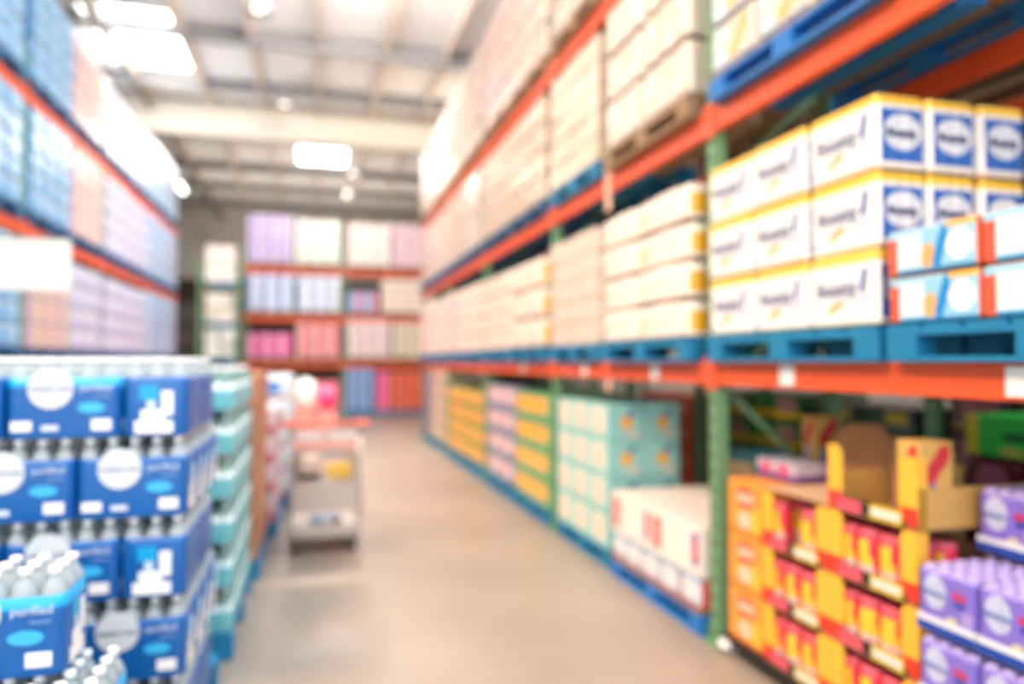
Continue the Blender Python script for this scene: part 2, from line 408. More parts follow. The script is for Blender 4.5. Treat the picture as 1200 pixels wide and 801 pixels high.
# ------------------------------------------------------------------ pallet loads
coln = ['nearest', 'second', 'third', 'fourth', 'fifth', 'sixth']
def rown(i, n): return 'bottom' if i == 0 else ('top' if i == n - 1 else ordn[i])
NP = [0]
def load(side, xf, a0, a1, z, rows, H, cols, kind, what, cat, where, marks=(), body=(240, 232, 222), depth=.95, nd=2, pal=True,
         r=.03, ripple=0, ramp=.006, n=16, coat=.6, rough=.4, sag=0.0, palm=M_pb, detail=False, jit=.006, skip=(), decor=None, grp=None, deepall=False, ph=.142):
    """Goods stacked on a pallet: side 'R' fronts face -X, 'L' +X, 'E' -Y; a0..a1 is the run along the aisle (nearest first)."""
    Wt = a1 - a0; W = Wt / cols - (.006 if r < .025 else .018); D = depth / nd - .004 - 2 * jit
    rz = {'R': -PI / 2, 'L': PI / 2, 'E': 0}[side]
    def pos(a, d):
        return {'R': (xf + d, a), 'L': (xf - d, a), 'E': (a, xf + d)}[side]
    group = grp or (what + 's ' + where)
    if pal:
        pn_ = 'blue' if palm in (M_pb, M_pb2, M_pb3) else 'bare wood'
        px, py = pos((a0 + a1) / 2, .5 * max(depth, .9))
        pallet(px, py, z, Wt, max(depth, .9), rz, '%s pallet under the %ss, %s' % (pn_, what, where), 'pallets under the goods', palm, detail)
        z += ph
    NP[0] += 1
    me = pack_mesh(W, D, H - .003 - sag * 1.2, body, marks, r, n, ripple, ramp, coat, rough, sag, kind, NP[0])
    rnd = random.Random(NP[0]); made = []
    for i in range(rows):
        for c in range(cols):
            for d in range(nd):
                if d and not (c == 0 or deepall): continue
                if (i, c, d) in skip: continue
                a = a0 + (c + .5) * Wt / cols
                x, y = pos(a, (d + .5) * depth / nd + rnd.uniform(-jit, jit))
                o = link(kind, me, None, (x, y, z + i * H), rz + rnd.uniform(-.004, .004))
                cn = coln[c] if c < cols - 1 or cols == 1 else 'farthest'
                if side == 'E': cn = coln[c].replace('nearest', 'first')
                lb = '%s, %s row, %s %s, %s' % (what, rown(i, rows), cn, ('column', 'behind', 'hindmost')[d], where)
                tag(o, lb, cat, group); made.append((o, i, c, d))
                if decor: decor(o, i, c, d, (W, D, H))
    return made

Y_ = (244, 196, 52); WH = (247, 246, 242); BLU = (30, 98, 190)
M_nav = mat((28, 44, 110), .5); M_txtw = mat((250, 250, 250), .5); M_red = mat((214, 38, 40), .5); M_roy = mat((24, 84, 180), .5)
M_gtx = mat((120, 128, 158), .5)

# --- waist-high shelf, nearest bay
def dec_towel(o, i, c, d, dim):
    if d == 0:
        text_on('f', 'Bounty', .085, M_gtx, dim, .44, .52, o, bold=.002)
        s = link('drop_mark', drop_me, o, (dim[0] * .3, -dim[1] / 2 - .001, dim[2] * .60)); 
    if c == 0:
        text_on('s', 'Bounty', .05, M_nav, dim, .5, .48, o, bold=.002)
drop_me = MB().add([(-.012, 0, -.045), (.012, 0, -.045), (.032, 0, .05), (.008, 0, .05), (-.012, -.001, -.045), (.012, -.001, -.045), (.032, -.001, .05), (.008, -.001, .05)],
                   [(4, 5, 6, 7), (0, 3, 2, 1), (0, 1, 5, 4), (1, 2, 6, 5), (2, 3, 7, 6), (3, 0, 4, 7)], M_roy).mesh('drop_mark')
T_M = [('a', 'r', 0, .86, 1, 1, Y_), ('t', 'r', 0, 0, 1, 1, (245, 226, 160)),
       ('r', 'r', .1, .1, .96, .80, BLU), ('r', 'e', .16, .26, .9, .74, (222, 230, 240)),
       ('f', 'e', .2, .3, .74, .74, (226, 229, 236)), ('f', 'd', .3, .2, .55, .36, (238, 170, 90)), ('f', 'r', .72, .28, .94, .42, (206, 214, 232)), ('f', 'r', .05, .1, .2, .2, (200, 210, 235))]
load('R', 2.14, 2.37, 3.66, 1.6, 3, .313, 3, 'paper_towel_pack', 'white towel pack with yellow band', 'towel pack', 'shelf left of blue parcels'.replace('left of', 'behind'),
     T_M, WH, depth=.78, nd=3, n=56, ripple=6, ramp=.004, detail=True, decor=dec_towel, palm=M_pb, coat=.3, rough=.45, deepall=True, ph=.12 + .022)
C_M = [('f', 'r', 0, 0, .14, .8, (226, 92, 60)), ('f', 'r', .14, .14, .42, .86, (214, 234, 244)), ('f', 'e', .18, .3, .42, .7, (250, 250, 250)), ('f', 'e', .42, .1, .58, .6, (232, 176, 110)), ('f', 'd', .56, 0, .72, 1, (10, 140, 214)),
       ('f', 'e', .7, .2, .97, .8, (248, 250, 252)), ('f', 'r', .7, .86, 1, 1, (240, 180, 60)), ('f', 'r', .14, 0, 1, .1, (60, 160, 220)),
       ('r', 'r', 0, 0, 1, 1, (226, 120, 80)), ('t', 'r', 0, 0, 1, 1, (236, 190, 160)), ('l', 'r', 0, 0, 1, 1, (226, 110, 76))]
def dec_col(o, i, c, d, dim):
    if d == 0: text_on('f', ('COLGATE', 'fresh')[0] if False else 'Huggies', .045, M_roy, dim, .84, .5, o, bold=.001)
load('R', 2.14, 1.12, 2.33, 1.6, 2, .18, 3, 'shrink_wrapped_carton', 'blue orange wrapped carton', 'carton', 'short stack before the towel packs',
     C_M, (150, 208, 236), depth=.9, nd=2, n=56, r=.02, detail=True, deepall=True, coat=.5)

# --- waist-high shelf, further bays
CR = (246, 232, 216)
def soft(c1, c2, c3=(238, 170, 90)):
    d = tuple(int(v * .84) for v in c1)
    return [('f', 'r', .06, .25, .94, .8, c1), ('f', 'r', .06, .62, .94, .74, d), ('f', 'd', .1, .2, .45, .6, d), ('f', 'r', .8, .2, .88, .8, (226, 190, 150)), ('f', 'e', .25, .3, .75, .75, c2), ('a', 'r', 0, 0, 1, .1, c2), ('r', 'e', .15, .3, .85, .8, c3)]
BUN = [('r', 'r', .0, .15, 1, .75, (244, 178, 40)), ('f', 'r', .0, .02, 1, .1, (244, 214, 170)), ('f', 'e', .3, .3, .7, .7, (240, 228, 218)), ('f', 'd', .05, .2, .25, .7, (240, 214, 190))]
load('R', 2.12, 3.83, 5.20, 1.6, 4, .235, 2, 'tissue_bundle', 'bulging cream tissue bundle', 'tissue bundle', 'waist-high shelf beside second post',
     BUN, (252, 242, 230), depth=.9, nd=2, n=32, ripple=5, ramp=.012, r=.035, sag=.006, coat=.9, rough=.35, jit=.012, detail=True)
GR = [('f', 'r', k / 4 + .03, .08, k / 4 + .10, .92, (196, 178, 166)) for k in range(4)] + [('f', 'r', 0, .44, 1, .52, (214, 198, 184)), ('f', 'e', .3, .2, .7, .8, (228, 214, 200))]
load('R', 2.14, 5.34, 6.48, 1.6, 5, .186, 4, 'tissue_carton', 'beige grid printed tissue carton', 'carton', 'waist-high shelf before third post', GR, (240, 224, 206), depth=.9, nd=2, r=.012, detail=True)
load('R', 2.13, 6.70, 7.98, 1.6, 3, .30, 2, 'towel_bundle', 'cream towel bundle, yellow end', 'towel bundle', 'waist-high shelf beyond third post', BUN, CR, depth=.9, nd=2, ripple=5, ramp=.014, r=.05, coat=.9, sag=.006)
load('R', 2.14, 8.05, 9.35, 1.6, 4, .225, 3, 'tissue_pack', 'peach tissue pack', 'tissue pack', 'waist-high shelf before fourth post', soft((250, 226, 210), (244, 206, 186)), (250, 234, 220), depth=.9, nd=2)
load('R', 2.14, 9.56, 10.85, 1.6, 4, .235, 3, 'napkin_pack', 'cream napkin pack', 'napkin pack', 'waist-high shelf beyond fourth post', soft((250, 222, 206), (240, 214, 200)), (250, 236, 224), depth=.9, nd=1)
load('R', 2.14, 10.95, 12.22, 1.6, 4, .24, 3, 'tissue_pack', 'pink printed tissue pack', 'tissue pack', 'waist-high shelf before fifth post', soft((246, 206, 200), (230, 190, 196)), (248, 228, 220), depth=.9, nd=1)
load('R', 2.14, 12.42, 13.7, 1.6, 4, .24, 3, 'tissue_pack', 'rosy white tissue pack', 'tissue pack', 'waist-high shelf beyond fifth post', soft((248, 216, 208), (238, 196, 190)), (250, 230, 222), depth=.9, nd=1)
load('R', 2.14, 13.8, 15.08, 1.6, 4, .245, 3, 'tissue_pack', 'salmon white tissue pack', 'tissue pack', 'waist-high shelf at far end', soft((246, 200, 188), (240, 210, 200)), (248, 226, 214), depth=.9, nd=1)

# --- middle shelf
MIX = [('f', 'r', .05, .1, .4, .9, (190, 220, 238)), ('f', 'd', .45, .1, .9, .9, (212, 183, 110)), ('f', 'e', .1, .3, .5, .8, (218, 214, 211)), ('f', 'r', 0, 0, 1, .08, (60, 150, 214))]
load('R', 2.13, .98, 2.18, 3.05, 3, .3, 2, 'wrapped_bundle', 'pale blue wrapped bundle', 'bundle', 'middle shelf, nearest pallet', MIX, (206, 206, 204), palm=M_pw, depth=.9, nd=2, coat=.8, detail=True)
load('R', 2.13, 2.30, 3.60, 3.05, 4, .26, 3, 'wrapped_bundle', 'white blue yellow wrapped bundle', 'bundle', 'middle shelf before second post', MIX, (212, 206, 196), palm=M_pb2, depth=.9, nd=2, coat=.8, detail=True, ripple=4)
load('R', 2.12, 3.83, 5.12, 3.05, 3, .35, 2, 'film_wrapped_bale', 'glossy white film wrapped bale', 'bale', 'middle shelf beside second post', [('f', 'd', .1, .2, .8, .6, (207, 199, 177)), ('f', 'e', .3, .4, .8, .9, (212, 193, 173))], (218, 209, 196), palm=M_pw, depth=.9, nd=2, coat=1.0, rough=.3, ripple=3, ramp=.02, r=.05, detail=True)
load('R', 2.14, 5.3, 6.48, 3.05, 5, .205, 4, 'tissue_carton', 'cream diamond printed carton', 'carton', 'middle shelf before third post', [('f', 'e', .15, .1, .85, .9, (202, 182, 152)), ('f', 'd', .2, .2, .8, .8, (218, 206, 186))], (214, 197, 175), depth=.9, nd=2, r=.012, detail=True)
mids = [(6.70, 7.98, 4, .26, 3, (202, 184, 163), (196, 165, 139), 'oatmeal tissue pack'), (8.05, 9.35, 4, .26, 4, (204, 188, 171), (201, 172, 150), 'buttery tissue pack'),
        (9.56, 10.85, 3, .35, 2, (204, 191, 179), (199, 176, 158), 'large white tissue bale'), (10.95, 12.22, 4, .26, 3, (202, 182, 165), (194, 164, 146), 'peach tissue pack'),
        (12.42, 13.7, 4, .26, 3, (204, 186, 174), (196, 165, 155), 'rosy tissue pack'), (13.8, 15.08, 4, .27, 3, (201, 178, 165), (192, 157, 146), 'salmon tissue pack')]
mw = ['middle shelf beyond third post', 'middle shelf before fourth post', 'middle shelf beyond fourth post', 'middle shelf before fifth post', 'middle shelf beyond fifth post', 'middle shelf at far end']
for (a, b_, rw, H, cl, c1, c2, wt), wr in zip(mids, mw):
    load('R', 2.14, a, b_, 3.05, rw, H, cl, wt.split()[-2] + '_' + wt.split()[-1], wt, wt.split()[-1], wr, soft(c2, c1), c1, depth=.9, nd=2 if a < 9 else 1, palm=M_pb3, coat=.9, ripple=4, ramp=.008)
# --- top shelf
tops = [(5.3, 6.48, 4, .33, 3, (200, 189, 178), (195, 177, 166), 'tall white tissue pack'), (6.70, 7.98, 4, .34, 3, (201, 187, 178), (196, 168, 159), 'blush white tissue pack'),
        (8.05, 9.35, 4, .33, 3, (200, 177, 172), (195, 157, 155), 'pink white tissue pack'), (9.56, 10.85, 4, .33, 2, (201, 189, 178), (198, 177, 166), 'milky tissue bale'),
        (10.95, 12.22, 4, .335, 3, (198, 179, 169), (191, 162, 152), 'peachy tissue pack'), (12.42, 13.7, 4, .33, 3, (201, 189, 180), (200, 177, 166), 'bright white tissue pack'),
        (13.8, 15.08, 4, .325, 3, (200, 177, 167), (195, 160, 147), 'salmon tissue pack')]
tw = ['top shelf before third post', 'top shelf beyond third post', 'top shelf before fourth post', 'top shelf beyond fourth post', 'top shelf before fifth post', 'top shelf beyond fifth post', 'top shelf at far end']
for (a, b_, rw, H, cl, c1, c2, wt), wr in zip(tops, tw):
    load('R', 2.14, a, b_, 4.47, rw, H, cl, 'tissue_' + wt.split()[-1], wt, wt.split()[-1], wr, soft(c2, c1), c1, palm=M_pw, depth=.9, nd=2 if a < 9 else 1, coat=.9, ripple=4, ramp=.01, r=.04)

# ------------------------------------------------------------------ floor level of the tissue rack
# teal cartons
def teal(W_):
    return [('f', 'r', .16, .16, .84, .9, (236, 236, 226)), ('f', 'e', .26, .3, .74, .86, (240, 216, 198)), ('f', 'r', .34, .18, .66, .34, (232, 190, 168)),
            ('r', 'e', .35, .3, .7, .66, (250, 178, 40)), ('r', 'd', .55, .6, .8, .86, (70, 110, 170)), ('r', 'r', .5, .08, .9, .2, (226, 206, 190)), ('t', 'r', 0, 0, 1, 1, (140, 206, 200))]
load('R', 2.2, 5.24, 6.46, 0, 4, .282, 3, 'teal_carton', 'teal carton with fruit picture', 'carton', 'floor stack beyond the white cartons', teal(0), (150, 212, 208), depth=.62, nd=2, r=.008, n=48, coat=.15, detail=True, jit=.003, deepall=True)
load('R', 3.12, 4.2, 5.1, 0, 3, .30, 2, 'shaded_teal_carton', 'shaded teal carton with beige faces', 'carton', 'behind the white cartons', [('r', 'r', .1, .1, .9, .8, (222, 186, 140)), ('f', 'r', .1, .1, .9, .8, (222, 186, 140))], (70, 130, 136), depth=.4, nd=1, r=.008, coat=.1, pal=False)  # darker teal has the shade behind the stack mixed in
# white cartons over wrapped bottles
load('R', 2.18, 3.82, 5.14, 0, 1, .185, 5, 'bottle_pack', 'white bottle pack edged blue', 'bottle pack', 'under the big white cartons',
     [('f', 'e', .14, .2, .86, .95, (240, 236, 240)), ('f', 'r', 0, 0, 1, .14, (214, 60, 110)), ('f', 'r', .0, .88, 1, 1, (70, 170, 220)), ('r', 'r', 0, 0, 1, 1, (226, 90, 80)), ('f', 'r', .0, .0, .06, 1, (90, 160, 220))], (190, 216, 236), depth=.9, nd=1, r=.02, n=20, detail=True, palm=M_pb2)
load('R', 2.18, 3.82, 5.14, .328, 1, .305, 2, 'white_carton', 'big white carton with red picture', 'carton', 'low stack by the green post',
     [('f', 'r', .02, .18, .26, .82, (220, 40, 66)), ('f', 'r', .05, .26, .10, .74, (244, 170, 150)), ('f', 'r', .13, .26, .18, .74, (244, 170, 150)), ('f', 'r', .21, .26, .24, .74, (244, 170, 150)), ('f', 'r', .86, .2, .96, .84, (110, 50, 140)), ('f', 'r', .89, .34, .96, .7, (226, 60, 90)), ('f', 'e', .42, .62, .48, .72, (230, 216, 180)),
      ('r', 'r', .1, .3, .5, .7, (226, 214, 220)), ('r', 'r', .75, .1, .95, .7, (150, 60, 110))], (248, 238, 232), depth=.9, nd=1, pal=False, r=.008, n=28, coat=.1)
GY = [('f', 'r', .04, .3, .96, .84, (248, 166, 30)), ('f', 'r', .1, .45, .9, .62, (252, 206, 70)), ('r', 'r', .04, .3, .96, .84, (248, 170, 40)), ('t', 'r', 0, 0, 1, 1, (90, 190, 60))]
load('R', 2.2, 6.72, 7.98, 0, 4, .285, 1, 'green_bale', 'green bale with orange stripe', 'bale', 'floor stack beyond third post', GY, (110, 176, 120), depth=.85, nd=1, r=.03, ripple=6, ramp=.01, n=24, detail=True)
PB = [('f', 'r', .0, .34, 1, .9, (226, 196, 206)), ('f', 'e', .2, .4, .5, .85, (222, 110, 110)), ('f', 'r', .6, .45, .8, .8, (236, 236, 244)), ('f', 'r', 0, 0, 1, .2, (80, 106, 150))]
load('R', 2.2, 8.08, 9.36, 0, 4, .29, 2, 'drink_case', 'pink and slate drink case', 'drink case', 'floor stack before fourth post', PB, (150, 160, 190), depth=.85, nd=1, ripple=4, n=20)
OG = [('f', 'e', .05, .25, .95, .95, (250, 150, 40)), ('f', 'r', .3, .4, .7, .7, (252, 196, 90))]
load('R', 2.2, 9.56, 10.8, 0, 4, .26, 3, 'orange_bag', 'orange bag on green', 'bag', 'floor stack beyond fourth post', OG, (150, 170, 60), depth=.85, nd=1, r=.06, n=16)
load('R', 2.2, 10.9, 12.2, 0, 4, .26, 3, 'amber_bag', 'amber bag on lime', 'bag', 'floor stack before fifth post', OG, (180, 170, 70), depth=.85, nd=1, r=.06, n=16)
PG = [('f', 'r', .05, .4, .95, .9, (240, 196, 170)), ('f', 'r', 0, 0, 1, .25, (110, 170, 70)), ('f', 'r', 0, .25, 1, .34, (196, 60, 110))]
load('R', 2.2, 12.42, 14.2, 0, 5, .26, 4, 'snack_case', 'peach green snack case', 'snack case', 'floor stack beyond fifth post', PG, (226, 206, 190), depth=.85, nd=1)
load('R', 2.2, 14.3, 15.05, 0, 5, .26, 1, 'violet_case', 'violet grey case', 'case', 'floor stack at far end', [('f', 'r', .1, .3, .9, .8, (110, 100, 150))], (130, 122, 150), depth=.85, nd=1)
# back rack goods, seen through the nearest bays, mostly coloured dark for the shade there
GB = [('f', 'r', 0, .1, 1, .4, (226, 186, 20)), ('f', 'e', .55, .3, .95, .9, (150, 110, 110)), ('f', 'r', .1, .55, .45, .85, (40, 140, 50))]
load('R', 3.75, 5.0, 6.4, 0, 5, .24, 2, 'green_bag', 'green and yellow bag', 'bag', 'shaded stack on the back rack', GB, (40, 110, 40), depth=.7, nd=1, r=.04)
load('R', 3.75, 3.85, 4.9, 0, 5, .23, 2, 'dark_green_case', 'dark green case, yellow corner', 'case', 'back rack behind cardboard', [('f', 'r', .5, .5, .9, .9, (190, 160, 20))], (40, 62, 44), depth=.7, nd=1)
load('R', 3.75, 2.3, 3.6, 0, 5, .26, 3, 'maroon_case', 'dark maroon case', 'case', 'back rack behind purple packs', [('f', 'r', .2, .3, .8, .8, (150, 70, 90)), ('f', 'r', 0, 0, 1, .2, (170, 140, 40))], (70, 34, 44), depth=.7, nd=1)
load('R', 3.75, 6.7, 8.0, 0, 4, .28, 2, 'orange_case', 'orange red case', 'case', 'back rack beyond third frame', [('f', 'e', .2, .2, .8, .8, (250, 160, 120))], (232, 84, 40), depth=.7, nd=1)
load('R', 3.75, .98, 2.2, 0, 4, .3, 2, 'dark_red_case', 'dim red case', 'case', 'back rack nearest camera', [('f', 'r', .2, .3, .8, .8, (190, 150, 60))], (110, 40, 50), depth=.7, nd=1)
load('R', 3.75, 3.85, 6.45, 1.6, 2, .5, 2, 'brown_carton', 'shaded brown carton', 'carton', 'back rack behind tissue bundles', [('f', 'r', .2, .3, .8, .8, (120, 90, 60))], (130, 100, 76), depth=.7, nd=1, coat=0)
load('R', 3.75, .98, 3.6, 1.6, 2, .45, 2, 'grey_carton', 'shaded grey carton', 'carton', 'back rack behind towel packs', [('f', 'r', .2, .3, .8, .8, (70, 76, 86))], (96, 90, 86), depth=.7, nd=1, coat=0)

load('R', 3.75, .98, 3.6, 3.05, 2, .5, 2, 'added_slate_carton', 'added dark slate carton', 'carton', 'back rack, middle level, nearest', [('f', 'r', .2, .3, .8, .8, (60, 62, 70))], (80, 74, 70), depth=.7, nd=1, coat=0, palm=M_pw)  # dark cartons added to keep the gap behind the beam dark
load('R', 3.75, 3.85, 6.45, 3.05, 2, .5, 2, 'added_dusky_carton', 'added dark dusky carton', 'carton', 'back rack, middle level, second', [('f', 'r', .2, .3, .8, .8, (90, 72, 60))], (100, 80, 66), depth=.7, nd=1, coat=0, palm=M_pw)  # also added as a dark backing for the second bay
# ------------------------------------------------------------------ canister display on a dolly
DX, DY0, DY1 = 2.2, 2.26, 3.60
e = empty('display_dolly', (DX + .4, (DY0 + DY1) / 2, 0)); tag(e, 'low black wheeled dolly under the yellow canister trays', 'dolly')
hl = (DY1 - DY0) / 2
link('platform', MB().box(-.4, .4, -hl, hl, .075, .10, M_black, b=.006).box(-.405, -.39, -hl, hl, .05, .10, M_black).mesh('platform'), e)
whl = MB().lathe([(.01, -.014), (.034, -.014), (.036, -.008), (.036, .008), (.034, .014), (.01, .014)], mat((225, 225, 222), .4), 18, Matrix.Rotation(PI / 2, 4, 'Y')).mesh('wheel')
fkm = MB().box(-.022, -.017, -.02, .02, .03, .075, M_grey).box(.017, .022, -.02, .02, .03, .075, M_grey).box(-.022, .022, -.02, .02, .07, .075, M_grey).mesh('fork')
for sx in (-.36, .36):
    for sy in (-hl + .04, hl - .04):
        f = link('caster', fkm, e, (sx, sy, 0)); link('wheel', whl, f, (0, 0, .036))
# big white roller bumper shown at the far corner
link('corner_bumper', MB().lathe([(.02, .02), (.045, .025), (.05, .045), (.045, .07), (.02, .075)], mat((235, 235, 232), .4), 18).mesh('corner_bumper'), e, (-.395, hl - .02, 0))
CY, CRD, CPK = (253, 202, 54), (232, 48, 80), (246, 150, 166)
my, mr, mp, mw_ = mat(CY, .35, .3), mat(CRD, .35, .3), mat(CPK, .35, .3), mat((236, 214, 206), .4, .3)
def cfn(i, k):
    if i == 0: return mp
    if i in (6, 7, 8): return mr
    if i <= 2 and 10 <= k <= 16: return mw_ if (k + i) % 3 else mp
    if 16.5 - i * .45 < k < 22: return mr          # the red swoosh leans round the can
    return my
can_me = MB().lathe([(.050, 0), (.054, .006), (.054, .04), (.054, .075), (.054, .11), (.054, .145), (.054, .18), (.050, .195)], my, 24, matfn=cfn).mesh('canister')
lid_me = MB().lathe([(.049, .1945), (.052, .197), (.052, .214), (.047, .219), (.02, .221)], mat((240, 100, 120), .3, .4), 24).mesh('lid')
TW, TD, TH = .49, .74, .285
lip = MB()
lip.box(-TW / 2, TW / 2, -TD / 2, TD / 2, 0, .006, M_card)
for (x0, x1, y0, y1) in ((-TW / 2, TW / 2, -TD / 2, -TD / 2 + .004), (-TW / 2, TW / 2, TD / 2 - .004, TD / 2)):
    lip.box(x0, x1, y0, y1, .006, .062, M_black)
for s in (-1, 1): lip.box(s * TW / 2, s * (TW / 2 - .004), -TD / 2 + .004, TD / 2 - .004, .006, .16, mat((214, 168, 92), .6))
lip_me = lip.mesh('tray_lip')
lab1 = MB().box(-.19, -.05, -TD / 2 - .003, -TD / 2 - .0005, .008, .058, mat((232, 90, 110), .5)).mesh('label_plate')
lab2 = MB().box(.0, .17, -TD / 2 - .003, -TD / 2 - .0005, .004, .062, mat((226, 196, 40), .5)).box(.01, .16, -TD / 2 - .005, -TD / 2 - .003, .018, .048, mat((226, 228, 226), .5)).mesh('label_plate')
def flap_mesh(s, h, w=.086):
    """corner flap: yellow with a rounded red foot"""
    mb = MB(); x0 = s * TW / 2
    yf = -TD / 2 - .002
    N = 8; vs = []; fs = []; ms = []
    pr = [(z, 1.0 if z > .085 else .3 + .7 * math.sin(z / .085 * PI / 2)) for z in (.012, .02, .035, .055, .085, .13, h - .03, h - .01)]
    pr[-1] = (h, .75)
    for z, q in pr:
        vs += [(x0, yf, z), (x0 - s * w * q, yf, z), (x0, yf + .004, z), (x0 - s * w * q, yf + .004, z)]
    for i in range(len(pr) - 1):
        a, b_ = i * 4, i * 4 + 4; m = mat((236, 62, 40), .45) if pr[i][0] < .085 else mat((250, 190, 62), .45)
        for f in ((a, a + 1, b_ + 1, b_), (a + 3, a + 2, b_ + 2, b_ + 3), (a + 1, a + 3, b_ + 3, b_ + 1), (a + 2, a, b_, b_ + 2)):
            fs.append(f); ms.append(m)
    fs.append((0, 2, 3, 1)); ms.append(ms[0]); t = len(vs) - 4; fs.append((t, t + 1, t + 3, t + 2)); ms.append(ms[-1])
    mb.add(vs, fs, ms)
    # return along the tray's side
    mb.box(x0, x0 - s * .003, yf + .004, yf + .05, 0, h, mat((250, 190, 62), .45))
    return mb.mesh('corner_flap')
fl = {s: flap_mesh(s, TH - .004) for s in (-1, 1)}
tcol = [(DY0 + TW / 2 + .002, 'nearer column'), (DY0 + 1.5 * TW + .006, 'farther column')]
tlev = ['bottom', 'second', 'third', 'open topmost']
for lv in range(4):
    for ci, (ty, tn) in enumerate(tcol):
        if lv == 3 and ci == 1: continue
        z = .10 + lv * TH
        t = empty('display_tray', (DX + TD / 2 + .01, ty, z), -PI / 2)
        tag(t, 'black lipped cardboard tray with yellow corners, %s level, %s' % (tlev[lv], tn), 'display tray', 'canister trays')
        link('tray_lip', lip_me, t)
        link('label_plate', lab1, t); link('label_plate', lab2, t)
        for s in (-1, 1):
            if lv == 3 and s == 1 and ci == 0 and False: continue
            link('corner_flap', fl[s], t)
        if lv < 3:
            if True: link('divider', MB().box(-TW / 2 + .006, TW / 2 - .006, -.01, -.004, .007, .2, M_card).mesh('divider'), t)
            for d in range(2):
                for k in range(4):
                    if lv == 2 and ci == 1 and k == 1 and d == 0: continue
                    lx = -TW / 2 + .063 + k * .1213; ly = -TD / 2 + .065 + d * .115
                    wx, wy = t.location.x + ly, t.location.y - lx
                    o = link('canister', can_me, None, (wx, wy, z + .007), random.uniform(-.25, .25))
                    link('lid', lid_me, o)
                    tag(o, 'red yellow canister, %s %s row, %s tray, %s' % (coln[3 - k].replace('nearest', 'first'), ('front', 'rear')[d], tlev[lv], tn), 'canister', 'canisters in the yellow trays')
# orange printed cartons at the far end
OB = [('f', 'e', .2, .5, .85, .9, (236, 90, 60)), ('f', 'r', .28, .62, .78, .78, (250, 200, 170)), ('f', 'e', .3, .12, .7, .45, (226, 206, 180)), ('f', 'r', .7, .1, .95, .5, (250, 196, 60)), ('a', 'r', .0, .0, 1, .06, (214, 100, 40))]
load('R', 2.21, 3.27, 3.58, .10, 3, .288, 1, 'orange_carton', 'orange printed carton', 'carton', 'beside the canister trays, far end', OB, (250, 162, 66), depth=.76, nd=1, pal=False, r=.006, n=44, coat=.1)
# loose cardboard and boxes in the open topmost trays
def sheet(name, pts, thick, m):
    vs = [Vector(p) for p in pts]; nrm = (vs[1] - vs[0]).cross(vs[-1] - vs[0]).normalized() * thick; n = len(vs)
    mb = MB().add([*vs, *[v + nrm for v in vs]], [tuple(range(n))[::-1], tuple(range(n, 2 * n))] + [(i, (i + 1) % n, (i + 1) % n + n, i + n) for i in range(n)], m)
    return mb.mesh(name)
zt = .10 + 3 * TH + .008
o = link('cardboard_divider', sheet('cardboard_divider', [(2.57, 2.775, zt + .001), (2.60, 3.22, zt + .001), (2.62, 3.20, zt + .25), (2.61, 3.12, zt + .32), (2.60, 2.88, zt + .34), (2.57, 2.79, zt + .29)], .006, M_card))
tag(o, 'torn brown cardboard sheet standing between the yellow corner flaps', 'cardboard')
o = link('cardboard_scrap', MB().box(2.50, 2.503, 2.46, 2.70, zt, zt + .30, M_card).box(2.503, 2.60, 2.46, 2.463, zt, zt + .26, M_card).mesh('cardboard_scrap'))
tag(o, 'bent brown cardboard flap inside the open topmost tray', 'cardboard')
bx = pack_mesh(.11, .16, .33, (222, 176, 92), [('f', 'd', .15, .5, .9, .95, (214, 50, 60)), ('f', 'e', .2, .15, .6, .5, (120, 130, 170)), ('r', 'd', .15, .5, .9, .95, (214, 50, 60)), ('r', 'e', .2, .15, .6, .5, (120, 130, 170))], .004, 20, coat=.05)
o = link('yellow_box', bx, None, (2.76, 3.50, .966), -PI / 2); tag(o, 'tan and yellow box with red print on the orange cartons', 'box')
o = link('yellow_box', bx, None, (2.31, 2.325, zt), -PI / 2); tag(o, 'tan and yellow box with red print beside the nearest corner flap', 'box')
for j, (bx_, by_) in enumerate(()):
    o = link('yellow_box', bx, None, (bx_ + .05, by_, zt), -PI / 2); tag(o, ('tan box at the back of the nearer topmost tray', 'tan box at the back, second along, nearer topmost tray')[j], 'box')
o = link('cardboard_sheet', MB().box(2.215, 2.94, 2.758, 3.25, zt - .004, zt, mat((214, 178, 144), .8, noise=.05), b=.001).mesh('cardboard_sheet')); tag(o, 'pale flat cardboard lid on the farther canister tray', 'cardboard')
o = link('berry_carton', pack_mesh(.34, .2, .10, (196, 190, 214), [('a', 'r', 0, .0, 1, .4, (110, 70, 150)), ('f', 'e', .1, .3, .4, .9, (220, 90, 130)), ('f', 'e', .55, .3, .85, .9, (220, 90, 130))], .006, 20), None, (2.50, 3.41, .966), -PI / 2)
tag(o, 'small white and purple carton lying on the orange cartons', 'carton')

# ------------------------------------------------------------------ purple packs
PU = (128, 112, 214)
PM = [('f', 'e', .12, .38, .52, .95, (196, 206, 240)), ('f', 'r', .6, .62, .86, .76, (196, 50, 110)), ('f', 'r', .62, .5, .84, .62, (40, 70, 180)), ('f', 'e', .5, .08, .7, .34, (206, 196, 170)), ('f', 'r', .78, .2, .94, .5, (170, 150, 226)),
      ('r', 'e', .2, .3, .8, .85, (180, 180, 230)), ('t', 'r', 0, 0, 1, 1, (168, 156, 226))]
PW, PD, PH = .25, .28, .262
pk_me = pack_mesh(PW - .006, PD - .006, PH - .045, PU, PM, .018, 48, 3, .006, .8, .35)
bump = MB()
for i in range(4):
    for j in range(4):
        bump.lathe([(.026, 0), (.027, .012), (.022, .02), (.008, .024)], mat((184, 172, 232), .25, .9), 10, Matrix.Translation((-.09 + i * .06, -.1 + j * .067, PH - .048)))
bump_me = bump.mesh('caps')
